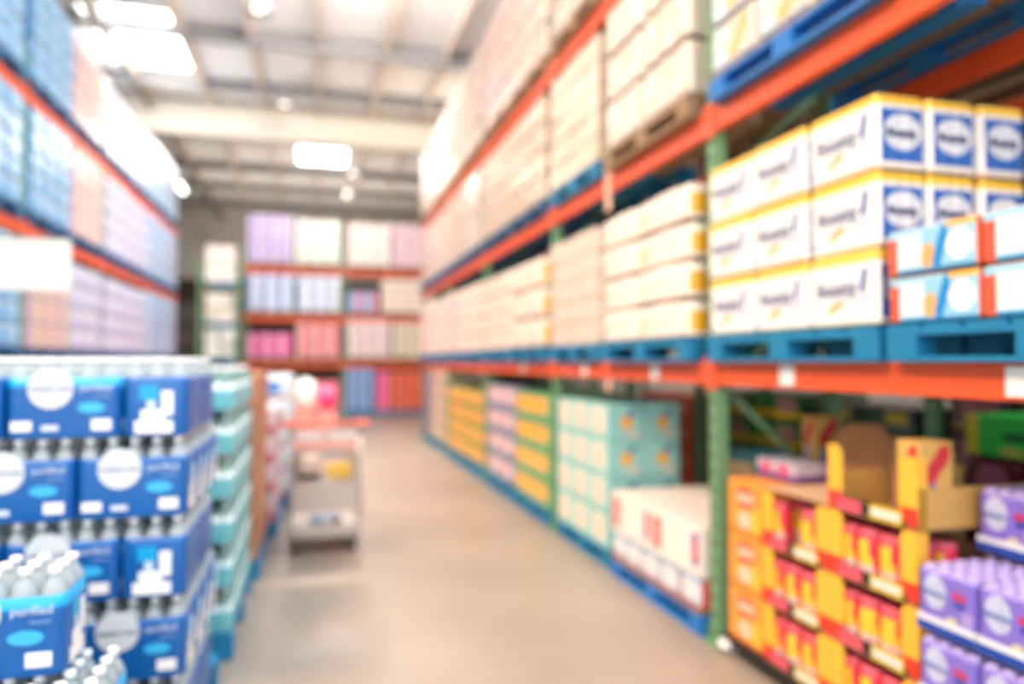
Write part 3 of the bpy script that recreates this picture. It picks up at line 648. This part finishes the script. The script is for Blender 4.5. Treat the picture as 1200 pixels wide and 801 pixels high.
ptray = MB().box(-PW / 2 + .001, PW / 2 - .001, -PD / 2 + .001, PD / 2 - .001, 0, .004, mat((226, 230, 240), .5))
for (x0, x1, y0, y1) in ((-1, 1, -1, -.98), (-1, 1, .98, 1), (-1, -.98, -1, 1), (.98, 1, -1, 1)):
    ptray.box(x0 * (PW / 2 - .001), x1 * (PW / 2 - .001), y0 * (PD / 2 - .001), y1 * (PD / 2 - .001), .002, .056, mat((232, 236, 244), .45))
pt_me = {}
pt_me[0] = ptray.mesh('tray')
pt2 = MB().box(-PW / 2 + .002, PW / 2 - .002, -PD / 2 - .002, -PD / 2 - .0005, .002, .034, mat((20, 70, 170), .45)).mesh('blue_strip')
first = None
pn = ['farthest', 'second from canister trays', 'third from canister trays', 'fourth from canister trays']
for lv in range(4):
    for dd in range(3):
        for c in range(4):
            if lv < 2 and dd > 0: continue
            if lv == 3 and dd < 1: continue
            x = 2.16 + PD / 2 + dd * (PD + .004) + .002; y = 2.225 - PW / 2 - c * PW; z = .10 + lv * PH
            lb = 'purple bottle pack, %s, %s layer, %s row' % (('beside canister trays', 'second along', 'third along', 'fourth along')[c], ('bottom', 'second', 'third', 'top')[lv], ('front', 'middle', 'back')[dd])
            if first is None:
                first = empty('purple_pack', (x, y, z), -PI / 2); tag(first, lb, 'bottle pack', 'purple packs by the canister trays')
                link('wrap', pk_me, first, (0, 0, .004)); link('caps', bump_me, first)
                tr = link('tray', pt_me[0], first); st = link('strip', pt2, tr); st.name = 'blue_strip'
                t1 = text_on('f', 'Fabuloso', .03, M_roy, (PW, PD, PH), .32, .55, first); t1.name = 'lettering'
            else: dup(first, (x, y, z), -PI / 2, lb)
e = empty('plastic_dolly', (2.62, 1.725, 0)); tag(e, 'dark platform dolly under the purple bottle packs', 'dolly')
link('platform', MB().box(-.42, .42, -.5, .5, .07, .10, M_black, b=.005).mesh('platform'), e)
for sx in (-.37, .37):
    for sy in (-.45, .45):
        f = link('caster', fkm, e, (sx, sy, 0)); link('wheel', whl, f, (0, 0, .036))
# bright green carton on its own stack behind
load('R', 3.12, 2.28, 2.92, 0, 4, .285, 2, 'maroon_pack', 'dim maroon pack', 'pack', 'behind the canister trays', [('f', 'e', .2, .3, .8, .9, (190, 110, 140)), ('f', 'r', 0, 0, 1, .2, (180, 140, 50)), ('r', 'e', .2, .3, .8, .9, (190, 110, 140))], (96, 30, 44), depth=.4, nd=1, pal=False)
o = link('green_carton', pack_mesh(.62, .36, .2, (40, 224, 84), [('f', 'r', 0, .0, .12, 1, (226, 226, 40)), ('f', 'r', .35, .4, .9, .6, (10, 90, 40)), ('f', 'e', .3, .0, .5, .3, (190, 220, 110)), ('f', 'e', .7, .0, .95, .35, (230, 200, 140)), ('r', 'r', 0, 0, 1, 1, (60, 180, 60))], .01, 24, coat=.2), None, (3.32, 2.60, 1.143), -PI / 2)
tag(o, 'bright green carton on top of the dim maroon packs', 'carton')

# ------------------------------------------------------------------ price cards and tags on the front beam
pc_me = MB().box(-.055, .055, -.004, 0, -.05, .05, M_white, b=.001).mesh('price_card')
for i, (y, c) in enumerate(((3.02, 0), (4.42, 0), (5.72, 0), (6.15, 1), (7.6, 0), (8.8, 1), (10.5, 1), (12.9, 0), (1.82, 0))):
    o = link('price_card', pc_me if c == 0 else MB().box(-.07, .07, -.004, 0, -.05, .05, mat((240, 120, 120), .5), b=.001).mesh('price_card'), None, (RX - .004, y, 1.535), -PI / 2)
    tag(o, '%s price card on the waist-high front beam, %s from the camera' % (('white', 'pink')[c], ordn[(1, 2, 3, 4, 5, 6, 7, 7, 0)[i]] if i != 7 else 'farthest'), 'price card', 'price cards on the tissue rack')
hang = MB().tube((0, 0, 0), (0, 0, .05), .002, M_grey, 6).lathe([(.002, -.004), (.05, -.003), (.05, .003), (.002, .004)], mat((244, 190, 170), .4), 20, Matrix.Translation((0, 0, -.05)) @ Matrix.Rotation(PI / 2, 4, 'Y'))
o = link('hanging_tag', hang.mesh('hanging_tag'), None, (RX - .012, 5.2, 1.46)); tag(o, 'round pinkish tag hanging below the beam near the teal cartons', 'tag')
tg = MB().box(-.05, .05, -.003, 0, -.16, .16, mat((240, 196, 170), .45), b=.001)
o = link('hanging_label', tg.mesh('hanging_label'), None, (RX - .006, 5.2, 2.93), -PI / 2); tag(o, 'tall cream label hanging on the middle front beam', 'label')

# ------------------------------------------------------------------ goods on the drinks rack
PBL = (112, 172, 218)
BLU_M = [('f', 'r', 0, .1, 1, .55, (92, 158, 208)), ('f', 'e', .1, .2, .9, .9, (140, 192, 226)), ('f', 'r', 0, .9, 1, 1, (196, 222, 238)), ('r', 'r', 0, .1, 1, .8, (60, 140, 206))]
PY_M = [('f', 'r', .0, .1, .3, .9, (214, 160, 180)), ('f', 'r', .5, .05, .8, 1, (238, 208, 30)), ('f', 'r', .82, .1, 1, .9, (200, 176, 206))]
LI_M = [('f', 'r', .0, .12, 1, .5, (176, 176, 212)), ('f', 'e', .2, .3, .8, .9, (222, 220, 232)), ('r', 'r', 0, .1, 1, .8, (180, 180, 216))]
PL_M = [('f', 'r', .0, .12, 1, .5, (132, 168, 214)), ('f', 'e', .2, .3, .8, .9, (180, 206, 230))]
spec = {'b': ('blue_case', 'pale blue bottle case', BLU_M, PBL), 'p': ('pink_case', 'pink case with yellow tag', PY_M, (206, 190, 206)),
        'l': ('lilac_case', 'lilac white bottle case', LI_M, (198, 198, 218)), 'c': ('sky_case', 'sky blue bottle case', PL_M, (176, 206, 236))}
lruns = [(7.2, 8.45), (8.68, 9.95), (10.05, 11.33), (11.55, 12.82), (12.92, 14.2), (14.42, 15.7), (15.8, 17.08)]
lw = ['nearest pallet', 'second pallet', 'third pallet', 'fourth pallet', 'fifth pallet', 'sixth pallet', 'farthest pallet']
for l, kinds in enumerate(('bplllcc', 'bbpllcc', 'bbpllcc')):
    for (a, b_), k, wn in zip(lruns, kinds, lw):
        nm, wt, mk_, bd = spec[k]
        rows, H = ((5, .225), (5, .225), (5, .225))[l] if k in 'bc' else ((4, .27), (4, .275), (4, .26))[l]
        load('L', LX + .04, a, b_, LV[l], rows, H, 3, nm, wt, 'case', '%s shelf, %s' % (lvn[l], wn), mk_, bd, depth=.9, nd=2 if a < 11 else 1, palm=M_pb3, coat=.9, rough=.35, ripple=5, ramp=.008, r=.025)
# aisle sign fixed to the rack
e = empty('aisle_sign', (-2.3, 6.5, 2.16)); tag(e, 'white aisle sign panel sticking out beside the blue cases', 'sign')
link('panel', MB().box(-.5, .42, -.012, .012, 0, .40, mat((222, 228, 226), .5), b=.004).mesh('panel'), e)
link('arm', MB().box(-.62, .42, -.012, .012, .402, .425, M_grey).mesh('arm'), e)
link('arm', MB().tube((-.62, 0, .41), (-.62, 0, .46), .012, M_grey, 6).mesh('arm'), e)
link('lettering', MB().box(-.36, -.05, -.0145, -.0125, .24, .27, mat((196, 216, 200), .5)).box(-.36, .1, -.0145, -.0125, .15, .17, mat((206, 222, 210), .5)).mesh('lettering'), e)

# ------------------------------------------------------------------ goods on the end rack
def st(*cs):
    n = len(cs); return [('f', 'r', k / n, .06, (k + 1) / n - .06, .94, c) for k, c in enumerate(cs)]
EG = [  # level, x0, x1, rows, H, cols, body, marks, kind, what
    (2, -1.86, -.60, 4, .34, 3, (206, 190, 232), st((206, 180, 220), (130, 120, 220), (226, 204, 222)), 'striped_pack', 'violet striped pack'),
    (2, -.50, .74, 4, .32, 3, (236, 238, 226), st((240, 244, 236), (216, 226, 206)), 'white_pack', 'green white pack'),
    (2, .96, 2.2, 4, .31, 3, (248, 236, 226), st((250, 226, 216), (248, 240, 230)), 'cream_pack', 'cream pack'),
    (2, 2.26, 3.5, 4, .32, 3, (244, 214, 220), st((236, 170, 180), (206, 190, 232), (246, 216, 206)), 'pink_pack', 'pink lilac pack'),
    (1, -1.86, -.60, 4, .26, 3, (226, 234, 250), st((110, 140, 226), (236, 240, 250), (190, 206, 244)), 'blue_pack', 'blue striped pack'),
    (1, -.50, .74, 4, .26, 3, (226, 232, 246), st((180, 200, 240), (244, 244, 248)), 'blue_white_pack', 'pale blue pack'),
    (1, .96, 1.85, 3, .2, 2, (196, 196, 226), st((150, 190, 232), (232, 130, 170)), 'low_pack', 'pink and blue pack'),
    (1, 1.95, 3.5, 4, .25, 4, (248, 226, 206), st((240, 206, 186), (250, 236, 220)), 'peach_pack', 'peach pack'),
    (0, -1.86, -.60, 3, .23, 3, (240, 120, 180), st((250, 170, 206), (232, 70, 150)), 'magenta_pack', 'magenta pack'),
    (0, -.50, .74, 4, .25, 3, (246, 150, 150), st((250, 190, 180), (240, 110, 130)), 'salmon_pack', 'salmon pack'),
    (0, .96, 2.2, 4, .27, 3, (246, 220, 216), st((250, 236, 230), (226, 180, 190)), 'blush_pack', 'blush pack'),
    (0, 2.26, 3.5, 4, .26, 4, (232, 220, 190), st((240, 230, 204), (214, 196, 166)), 'beige_carton', 'beige carton')]
en = ['waist-high', 'middle', 'top']
for l, x0, x1, rows, H, cols, body, mk_, kd, wt in EG:
    load('E', EY - .06, x0, x1, EL[l], rows, H, cols, kd, wt, 'carton' if 'carton' in kd else 'pack', 'end rack, %s shelf' % en[l], mk_, body, depth=.9, nd=1, palm=M_pw, n=14, coat=.6)
for x0, x1, rows, H, cols, body, mk_, kd, wt in (
    (.92, 1.75, 4, .31, 3, (120, 160, 214), st((170, 200, 236), (90, 130, 200)), 'blue_sack', 'blue sack'),
    (1.8, 2.22, 4, .29, 1, (236, 60, 110), st((244, 110, 150)), 'hot_pink_pack', 'hot pink pack'),
    (2.26, 3.2, 4, .29, 3, (236, 90, 60), st((246, 140, 80), (226, 60, 60)), 'red_orange_pack', 'red orange pack'),
    (3.25, 3.5, 5, .25, 1, (130, 190, 70), st((160, 210, 90)), 'lime_pack', 'lime green pack'),
    (-1.82, -.6, 3, .3, 3, (196, 120, 120), st((230, 190, 190)), 'rose_pack', 'rose pack'),
    (-.5, .74, 3, .3, 3, (226, 90, 110), st((240, 140, 150)), 'cerise_pack', 'cerise pack')):
    load('E', EY - .06, x0, x1, 0, rows, H, cols, kd, wt, 'sack' if 'sack' in kd else 'pack', 'end rack floor level', mk_, body, depth=.9, nd=1, n=14)
for l, (z, H, body) in enumerate(((1.55, .40, (226, 232, 232)), (2.5, .42, (232, 206, 190)), (3.6, .5, (236, 214, 206)))):
    load('E', 21.02, NX + .1, NX + .86, z, 2, H, 1 if l == 1 else 2, 'pale_carton', ('frosty white carton', 'tan white carton', 'rosy cream carton')[l], 'carton', 'narrow rack, %s shelf' % en[l], [('f', 'r', .1, .2, .9, .8, (240, 232, 226))], body, depth=1.0, nd=1, n=12)
load('E', 21.02, NX + .1, NX + .86, 0, 3, .4, 1, 'grey_tote', 'grey green carton', 'carton', 'narrow rack floor level', [('f', 'r', .1, .2, .9, .8, (150, 170, 160))], (120, 140, 130), depth=1.0, nd=1, n=12)
# dark shelving far behind, seen past the drinks rack
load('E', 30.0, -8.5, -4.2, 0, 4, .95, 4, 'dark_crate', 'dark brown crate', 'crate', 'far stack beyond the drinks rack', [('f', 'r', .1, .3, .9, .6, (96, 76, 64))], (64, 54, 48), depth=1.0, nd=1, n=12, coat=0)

# ------------------------------------------------------------------ bottled water
WB, WN, WHT = .083, .25, .294
M_bot = mat((216, 228, 234), .12, trans=.5, name='clear_plastic'); M_cap = mat((246, 248, 250), .3, .5)
bot_me = MB().lathe([(.027, .002), (.035, .008), (.036, .05), (.034, .06), (.036, .07), (.036, .20), (.031, .235), (.018, .258), (.013, .268), (.013, .274)], M_bot, 14, caps=True).mesh('bottle')
cap_me = MB().lathe([(.0145, .274), (.016, .276), (.016, .290), (.014, .293), (.005, .294)], M_cap, 12).mesh('cap')
tbot_me = MB().lathe([(.030, .002), (.039, .008), (.040, .05), (.040, .15), (.032, .185), (.016, .205), (.013, .212), (.013, .218)], mat((150, 190, 186), .12, trans=.4), 12).mesh('bottle')
tcap_me = MB().lathe([(.0145, .218), (.016, .22), (.016, .234), (.005, .237)], M_cap, 10).mesh('cap')
def wrap_mesh(W, D, z0, z1, body, strip=None):
    mb = MB(); n = 10; bw = mat(body, .4, .2); sm = mat(strip, .4, .2) if strip else bw
    r = .035; pts = []
    for cx, cy, a0 in ((W / 2 - r, D / 2 - r, 0), (-W / 2 + r, D / 2 - r, PI / 2), (-W / 2 + r, -D / 2 + r, PI), (W / 2 - r, -D / 2 + r, 1.5 * PI)):
        for k in range(n // 2 + 1):
            a = a0 + k / (n // 2) * PI / 2; pts.append((cx + r * math.cos(a), cy + r * math.sin(a)))
    N = len(pts); zs = [z0, z0 + .01, z1 - (.035 if strip else .02), z1]; sc = [.99, 1, 1, .985]
    vs = [(x * s, y * s, z) for z, s in zip(zs, sc) for x, y in pts]
    fs = []; ms = []
    for i in range(3):
        for k in range(N):
            fs.append((i * N + k, i * N + (k + 1) % N, (i + 1) * N + (k + 1) % N, (i + 1) * N + k)); ms.append(sm if i == 2 else bw)
    vs2 = [(x * s * .985, y * s * .985, z) for z, s in zip(zs, sc) for x, y in pts]
    o = len(vs); vs += vs2
    for i in range(3):
        for k in range(N):
            fs.append((o + i * N + k, o + (i + 1) * N + k, o + (i + 1) * N + (k + 1) % N, o + i * N + (k + 1) % N)); ms.append(bw)
    for k in range(N):
        fs.append((3 * N + k, 3 * N + (k + 1) % N, o + 3 * N + (k + 1) % N, o + 3 * N + k)); ms.append(bw)
    mb.add(vs, fs, ms, True)
    return mb.mesh('wrap')
def disc(mb, cx, cz, rx, rz, y, m, n=28, x_face=False):
    vs = []
    for t in (0, .001):
        for k in range(n):
            a = 2 * PI * k / n
            p = (cx + rx * math.cos(a), y - t, cz + rz * math.sin(a))
            vs.append((-(p[1]), p[0], p[2]) if x_face else p)
    mb.add(vs, [tuple(range(n)), tuple(range(n, 2 * n))] + [(i, (i + 1) % n, (i + 1) % n + n, i + n) for i in range(n)], m)
PKW, PKD = .372, .2235
CYAN = (0, 160, 220)
def water_pack(strip, blue=(0, 92, 168)):
    e = empty('water_pack', (0, 0, 0)); e['category'] = 'water pack'; e['group'] = 'blue water packs'
    wr = link('wrap', wrap_mesh(PKW - .002, PKD - .002, .004, .222, blue, strip), e)
    for i in range(5):
        for j in range(3):
            b_ = link('bottle', bot_me, e, (-PKW / 2 + .0382 + i * .0739, -PKD / 2 + .0378 + j * .0739, 0)); link('cap', cap_me, b_)
    y = -PKD / 2 - .0005
    lg = MB(); disc(lg, -.042, .182, .073, .073, y - .001, mat((214, 220, 224), .5)); link('round_logo', lg.mesh('round_logo'), e)
    def badge(*a):
        b2 = MB().box(*a[:6], a[6], b=.0008); link('badge', b2.mesh('badge'), e)
    badge(-.165, -.10, y - .002, y, .03, .065, M_white); badge(-.07, -.015, y - .002, y, .03, .05, mat((214, 220, 232), .5))
    badge(.09, .155, y - .002, y, .03, .07, M_white); bd = MB(); disc(bd, .09, .112, .045, .02, y - .001, mat((60, 180, 236), .4)); link('badge', bd.mesh('badge'), e)
    t = text_on('f', "member's mark", .021, mat((40, 70, 130), .5), (PKW, PKD, 1), .387, .182, e, off=.004)
    t = text_on('f', 'purified', .034, mat((214, 226, 244), .5), (PKW, PKD, 1), .78, .185, e, off=.003)
    t = text_on('f', 'water', .024, mat((130, 170, 226), .5), (PKW, PKD, 1), .84, .155, e, off=.003)
    # printed ends: white peak and cyan patch
    for s in (1, -1):
        pm = MB(); x = s * (PKW / 2 + .0005)
        for q, (a, b_, c, d, m) in enumerate(((-.07, .06, .015, .06, M_white), (-.05, .03, .06, .10, M_white), (-.03, .0, .10, .16, mat((200, 220, 240), .5)), (-.055, .01, .135, .19, mat(CYAN, .4)), (.02, .06, .08, .17, M_white))):
            pm.box(min(x, x + s * .0004 * (q + 1)), max(x, x + s * .0004 * (q + 1)), a, b_, c, d, m)
        link('end_print', pm.mesh('end_print'), e)
    return e
protoA = water_pack(None); protoB = water_pack(CYAN)
used = set()
def place_wp(proto, x, y, z, rz, lb):
    if proto.name not in used:
        used.add(proto.name); proto.location = (x, y, z); proto.rotation_euler = (0, 0, rz); tag(proto, lb, 'water pack', 'blue water packs'); return proto
    return dup(proto, (x, y, z), rz, lb)
SX, SY = -.45, 2.94         # aisle corner of the big stack
layn = ['bottom', 'second', 'third', 'fourth', 'top']
def big_stack():
    z0 = .142
    for lv in range(5):
        z = z0 + lv * (WHT + .001)
        typeB = lv in (0, 2, 4)
        if not typeB:
            for r_ in range(4):
                for c in range(3):
                    if r_ > 0 and c > 0 and lv < 4: continue
                    x = SX - PKW / 2 - c * (PKW + .004) - .002; y = SY + PKD / 2 + r_ * (PKD + .005)
                    place_wp(protoA, x, y, z, 0, 'blue water pack, %s layer, %s from aisle corner, %s' % (layn[lv], ordn[c], ('front row', 'second row', 'third row', 'rear row')[r_]))
        else:
            for r_ in range(2):                  # end-on packs at the aisle edge
                x = SX - PKD / 2 - .002; y = SY + PKW / 2 + r_ * (PKW + .004)
                place_wp(protoA, x, y, z, -PI / 2, 'end-on blue water pack at the aisle edge, %s layer, %s' % (layn[lv], ('front', 'behind the front one')[r_]))
            for r_ in range(4 if lv == 4 else 1):
                for c in range(2):
                    x = SX - PKD - .006 - PKW / 2 - c * (PKW + .004); y = SY + PKD / 2 + r_ * (PKD + .005)
                    place_wp(protoB if (lv == 4 and r_ == 0 and c == 0) else protoA, x, y, z, 0, 'blue water pack, %s layer, %s past the end-on pack, %s' % (layn[lv], ordn[c], ('front row', 'second row', 'third row', 'rear row')[r_]))
pallet(SX - .62, SY + .5, 0, 1.24, 1.02, 0, 'blue pallet under the tall stack of blue water packs', 'pallets under drinks', detail=True)
big_stack()
# nearer, lower stack, stepped
pallet(-1.165, 2.20, 0, 1.24, .84, 0, 'blue pallet under the low stepped stack of water packs', 'pallets under drinks', detail=True)
for lv in range(3):
    z = .142 + lv * (WHT + .001)
    for c in range(2):
        x = (-.545 if lv < 2 else -.66) - PKW / 2 - c * (PKW + .004)
        for r_ in range(3):
            if lv < 2 and r_ < 1 and c == 1: continue
            y = 1.83 + PKD / 2 + r_ * (PKD + .005)
            if lv == 2 and r_ < 2: continue
            place_wp(protoB, x, y, z, 0, 'cyan banded water pack, low stepped stack, %s layer, %s column, %s' % (('bottom', 'middle', 'top')[lv], ('aisle', 'inner')[c], ('nearest camera', 'second', 'by tall stack')[r_]))
# teal bottle packs
def teal_pack():
    e = empty('teal_bottle_pack', (0, 0, 0)); tag(e, 'x x x x', 'bottle pack', 'teal bottle packs')
    link('wrap', wrap_mesh(.248, .413, .004, .15, (112, 194, 208), (222, 242, 244)), e)
    for i in range(3):
        for j in range(5):
            if i == 1 and 0 < j < 4: continue
            b_ = link('bottle', tbot_me, e, (-.125 + .0415 + i * .083, -.2075 + .0415 + j * .083, 0)); link('cap', tcap_me, b_)
    return e
tp = teal_pack(); n_ = 0
pallet(-1.03, 4.82, 0, 1.24, 1.26, 0, 'blue pallet under the teal bottle packs', 'pallets under drinks', detail=True)
for lv in range(6):
    for r_ in range(3):
        for c in range(3):
            if lv < 5 and c > 0 and r_ > 0: continue
            if lv < 5 and c > 1: continue
            x = -.42 - .125 - c * .25; y = 4.2 + .2075 + r_ * .417; z = .142 + lv * .238
            lb = 'teal bottle pack, %s layer, %s column, %s' % (('bottom', 'second', 'third', 'fourth', 'fifth', 'top')[lv], ('aisle', 'middle', 'inner')[c], ('behind blue packs', 'middle row', 'beside brown cartons')[r_])
            if n_ == 0: tp.location = (x, y, z); tp['label'] = lb
            else: dup(tp, (x, y, z), 0, lb)
            n_ += 1
# further stacks along the aisle edge
def aisle(x1, y0, y1, rows, H, kd, wt, cat, wr, mk_, body, cols=2, **k):
    load('L', x1, y0, y1, 0, rows, H, cols, kd, wt, cat, wr, mk_, body, depth=1.1, nd=2, deepall=True, **k)
aisle(-.38, 5.62, 6.75, 5, .275, 'brown_carton', 'brown carton, red print', 'carton', 'stack beyond the teal bottle packs', [('f', 'r', .1, .7, .6, .9, (196, 60, 60)), ('l', 'r', .1, .7, .6, .9, (196, 60, 60))], (186, 128, 92), coat=.05, r=.01)
aisle(-.22, 8.4, 9.65, 5, .262, 'blue_white_bag', 'blue white bag', 'bag', 'stack beyond the brown cartons', [('l', 'e', .2, .2, .8, .8, (20, 120, 200)), ('f', 'e', .2, .2, .8, .8, (20, 120, 200)), ('l', 'r', 0, 0, 1, .12, (226, 80, 110))], (214, 226, 236), r=.05, cols=3, n=20)
aisle(-.32, 6.95, 8.2, 4, .26, 'pink_white_case', 'pink white case', 'case', 'low stack beyond the brown cartons', [('a', 'r', .0, .1, 1, .4, (220, 90, 110)), ('a', 'e', .3, .4, .7, .9, (40, 110, 190))], (226, 206, 214), cols=3)
# salmon cartons with white and pink sacks further along
load('E', 13.0, -.32, .40, 0, 3, .2, 2, 'salmon_carton', 'salmon carton', 'carton', 'small pallet beyond the cart', [('f', 'r', .1, .2, .9, .8, (246, 170, 160))], (236, 130, 120), depth=.9, nd=1, pal=True)
def sack(name, loc, W, D, H, c, lb):
    bm = bmesh.new(); bmesh.ops.create_icosphere(bm, subdivisions=4, radius=1)
    for v in bm.verts:
        x, y, z = v.co; q = 1 - .35 * max(0, z) ** 2; wv = 1 + .06 * math.sin(5 * x + 3 * z) * math.cos(4 * y)
        sg = lambda t: math.copysign(abs(t) ** .7, t)
        v.co = (sg(x) * W / 2 * q * wv, sg(y) * D / 2 * q * wv, (sg(z) + 1) * H / 2)
    zmin = min(v.co.z for v in bm.verts)
    for f in bm.faces: f.smooth = True
    me = bpy.data.meshes.new(name); bm.to_mesh(me); bm.free(); me.materials.append(mat(c, .4, .6))
    o = link(name, me, None, loc); tag(o, lb, 'sack'); return o
sack('white_sack', (-.13, 13.3, .743), .40, .45, .56, (244, 244, 240), 'white sack on the salmon cartons beyond the cart')
sack('pink_sack', (.24, 13.3, .743), .30, .42, .44, (240, 60, 130), 'hot pink sack on the salmon cartons beyond the cart')

# ------------------------------------------------------------------ shopping cart
ct = empty('shopping_cart', (.09, 6.62, 0), .03); tag(ct, 'grey wire shopping cart parked in the aisle', 'shopping cart')
M_pl = mat((196, 186, 178), .4, name='grey_plastic'); M_sal = mat((226, 110, 90), .45)
# handle end faces the camera (local -y)
HW = .29
fr = MB()
for s in (-1, 1):
    fr.path([(s * .25, .48, .13), (s * .27, -.30, .13), (s * .28, -.36, .3), (s * .28, -.38, .98), (s * .28, -.45, 1.08)], .014, M_chrome)
fr.path([(-.27, -.30, .13), (.27, -.30, .13)], .013, M_chrome); fr.path([(-.25, .48, .13), (.25, .48, .13)], .013, M_chrome)
link('frame', fr.mesh('frame'), ct)
hd = MB().tube((-.30, -.45, 1.09), (.30, -.45, 1.09), .02, M_sal, 12); link('handle', hd.mesh('handle'), ct)
for s in (-1, 1): link('handle_grip', MB().lathe([(.02, 0), (.028, .01), (.028, .09), (.02, .1)], M_sal, 12, Matrix.Translation((s * .30 - .05, -.45, 1.09)) @ Matrix.Rotation(PI / 2, 4, 'Y')).mesh('handle_grip'), ct)
bk = MB(); z0, z1 = .60, .98; nW = 9
def bp(t, u, s, v):   # basket corner interpolation
    return None
yb, yf = -.36, .55
def wx(y, z): k = (y - yb) / (yf - yb); return (.285 - .05 * k) * (.88 + .12 * (z - z0) / (z1 - z0))
for z in (z0, .68, .76, .84, .92, z1):
    rr = .009 if z in (z0, z1) else .0035
    bk.path([(-wx(yb, z), yb, z), (-wx(yf, z), yf, z), (wx(yf, z), yf, z), (wx(yb, z), yb, z), (-wx(yb, z), yb, z)], rr, M_chrome, 6)
for k in range(13):
    y = yb + (yf - yb) * k / 12
    for s in (-1, 1): bk.tube((s * wx(y, z0), y, z0), (s * wx(y, z1), y, z1), .0035, M_chrome, 5)
    bk.tube((-wx(y, z0), y, z0), (wx(y, z0), y, z0), .0035, M_chrome, 5)
for k in range(nW):
    t = -1 + 2 * k / (nW - 1)
    bk.tube((t * wx(yf, z0), yf, z0), (t * wx(yf, z1), yf, z1), .0035, M_chrome, 5); bk.tube((t * wx(yb, z0), yb, z0), (t * wx(yb, z1), yb, z1), .0035, M_chrome, 5)
    bk.tube((t * .23, yb, z0), (t * .2, yf, z0), .0035, M_chrome, 5)
link('basket', bk.mesh('basket'), ct)
seat = MB().box(-.265, .265, -.375, -.368, .86, 1.03, mat((226, 170, 158), .5), b=.002); so = link('seat_flap', seat.mesh('seat_flap'), ct)
for s in (-1, 1): link('white_label', MB().box(s * .135 - .115, s * .135 + .115, -.381, -.377, .955, 1.015, M_white, b=.001).mesh('white_label'), so)
link('lower_tray', MB().box(-.26, .26, -.33, .50, .145, .16, M_pl, b=.004).box(-.27, .27, -.345, -.32, .145, .24, M_pl, b=.005).mesh('lower_tray'), ct)
link('rear_panel', MB().box(-.262, .262, -.352, -.345, .36, .58, M_pl, b=.002).mesh('rear_panel'), ct)
cw = MB().lathe([(.015, -.016), (.055, -.016), (.062, -.008), (.062, .008), (.055, .016), (.015, .016)], mat((60, 58, 56), .6), 18, Matrix.Rotation(PI / 2, 4, 'Y')).mesh('wheel')
cf = MB().box(-.026, -.02, -.02, .02, .05, .125, M_grey).box(.02, .026, -.02, .02, .05, .125, M_grey).box(-.026, .026, -.02, .02, .117, .13, M_grey).mesh('fork')
for sx, sy in ((-.24, -.27), (.24, -.27), (-.23, .44), (.23, .44)):
    f = link('caster', cf, ct, (sx, sy, 0)); link('wheel', cw, f, (0, 0, .062))
C = ct.location
o = link('yellow_box', pack_mesh(.21, .14, .13, (250, 190, 20), [('f', 'r', .1, .2, .9, .5, (252, 214, 90))], .01, 14, coat=.3), None, (C.x + .12, C.y - .22, .607), .03); tag(o, 'bright yellow box lying in the shopping cart basket', 'box')
o = link('beige_bag', pack_mesh(.2, .2, .20, (232, 200, 176), [('a', 'r', 0, 0, 1, .3, (70, 80, 60)), ('f', 'e', .2, .5, .8, .95, (244, 226, 210))], .04, 16, coat=.4), None, (C.x - .12, C.y - .2, .607), .03); tag(o, 'beige bag with dark green base in the shopping cart basket', 'bag')
o = link('blue_packet', pack_mesh(.26, .22, .10, (110, 170, 220), [('f', 'e', .3, .4, .7, .9, (240, 240, 240)), ('f', 'r', .68, .1, 1, .8, (150, 80, 70))], .03, 16, coat=.5), None, (C.x + .02, C.y - .05, .162), .03); tag(o, 'blue and brown packet on the lower tray of the cart', 'packet')
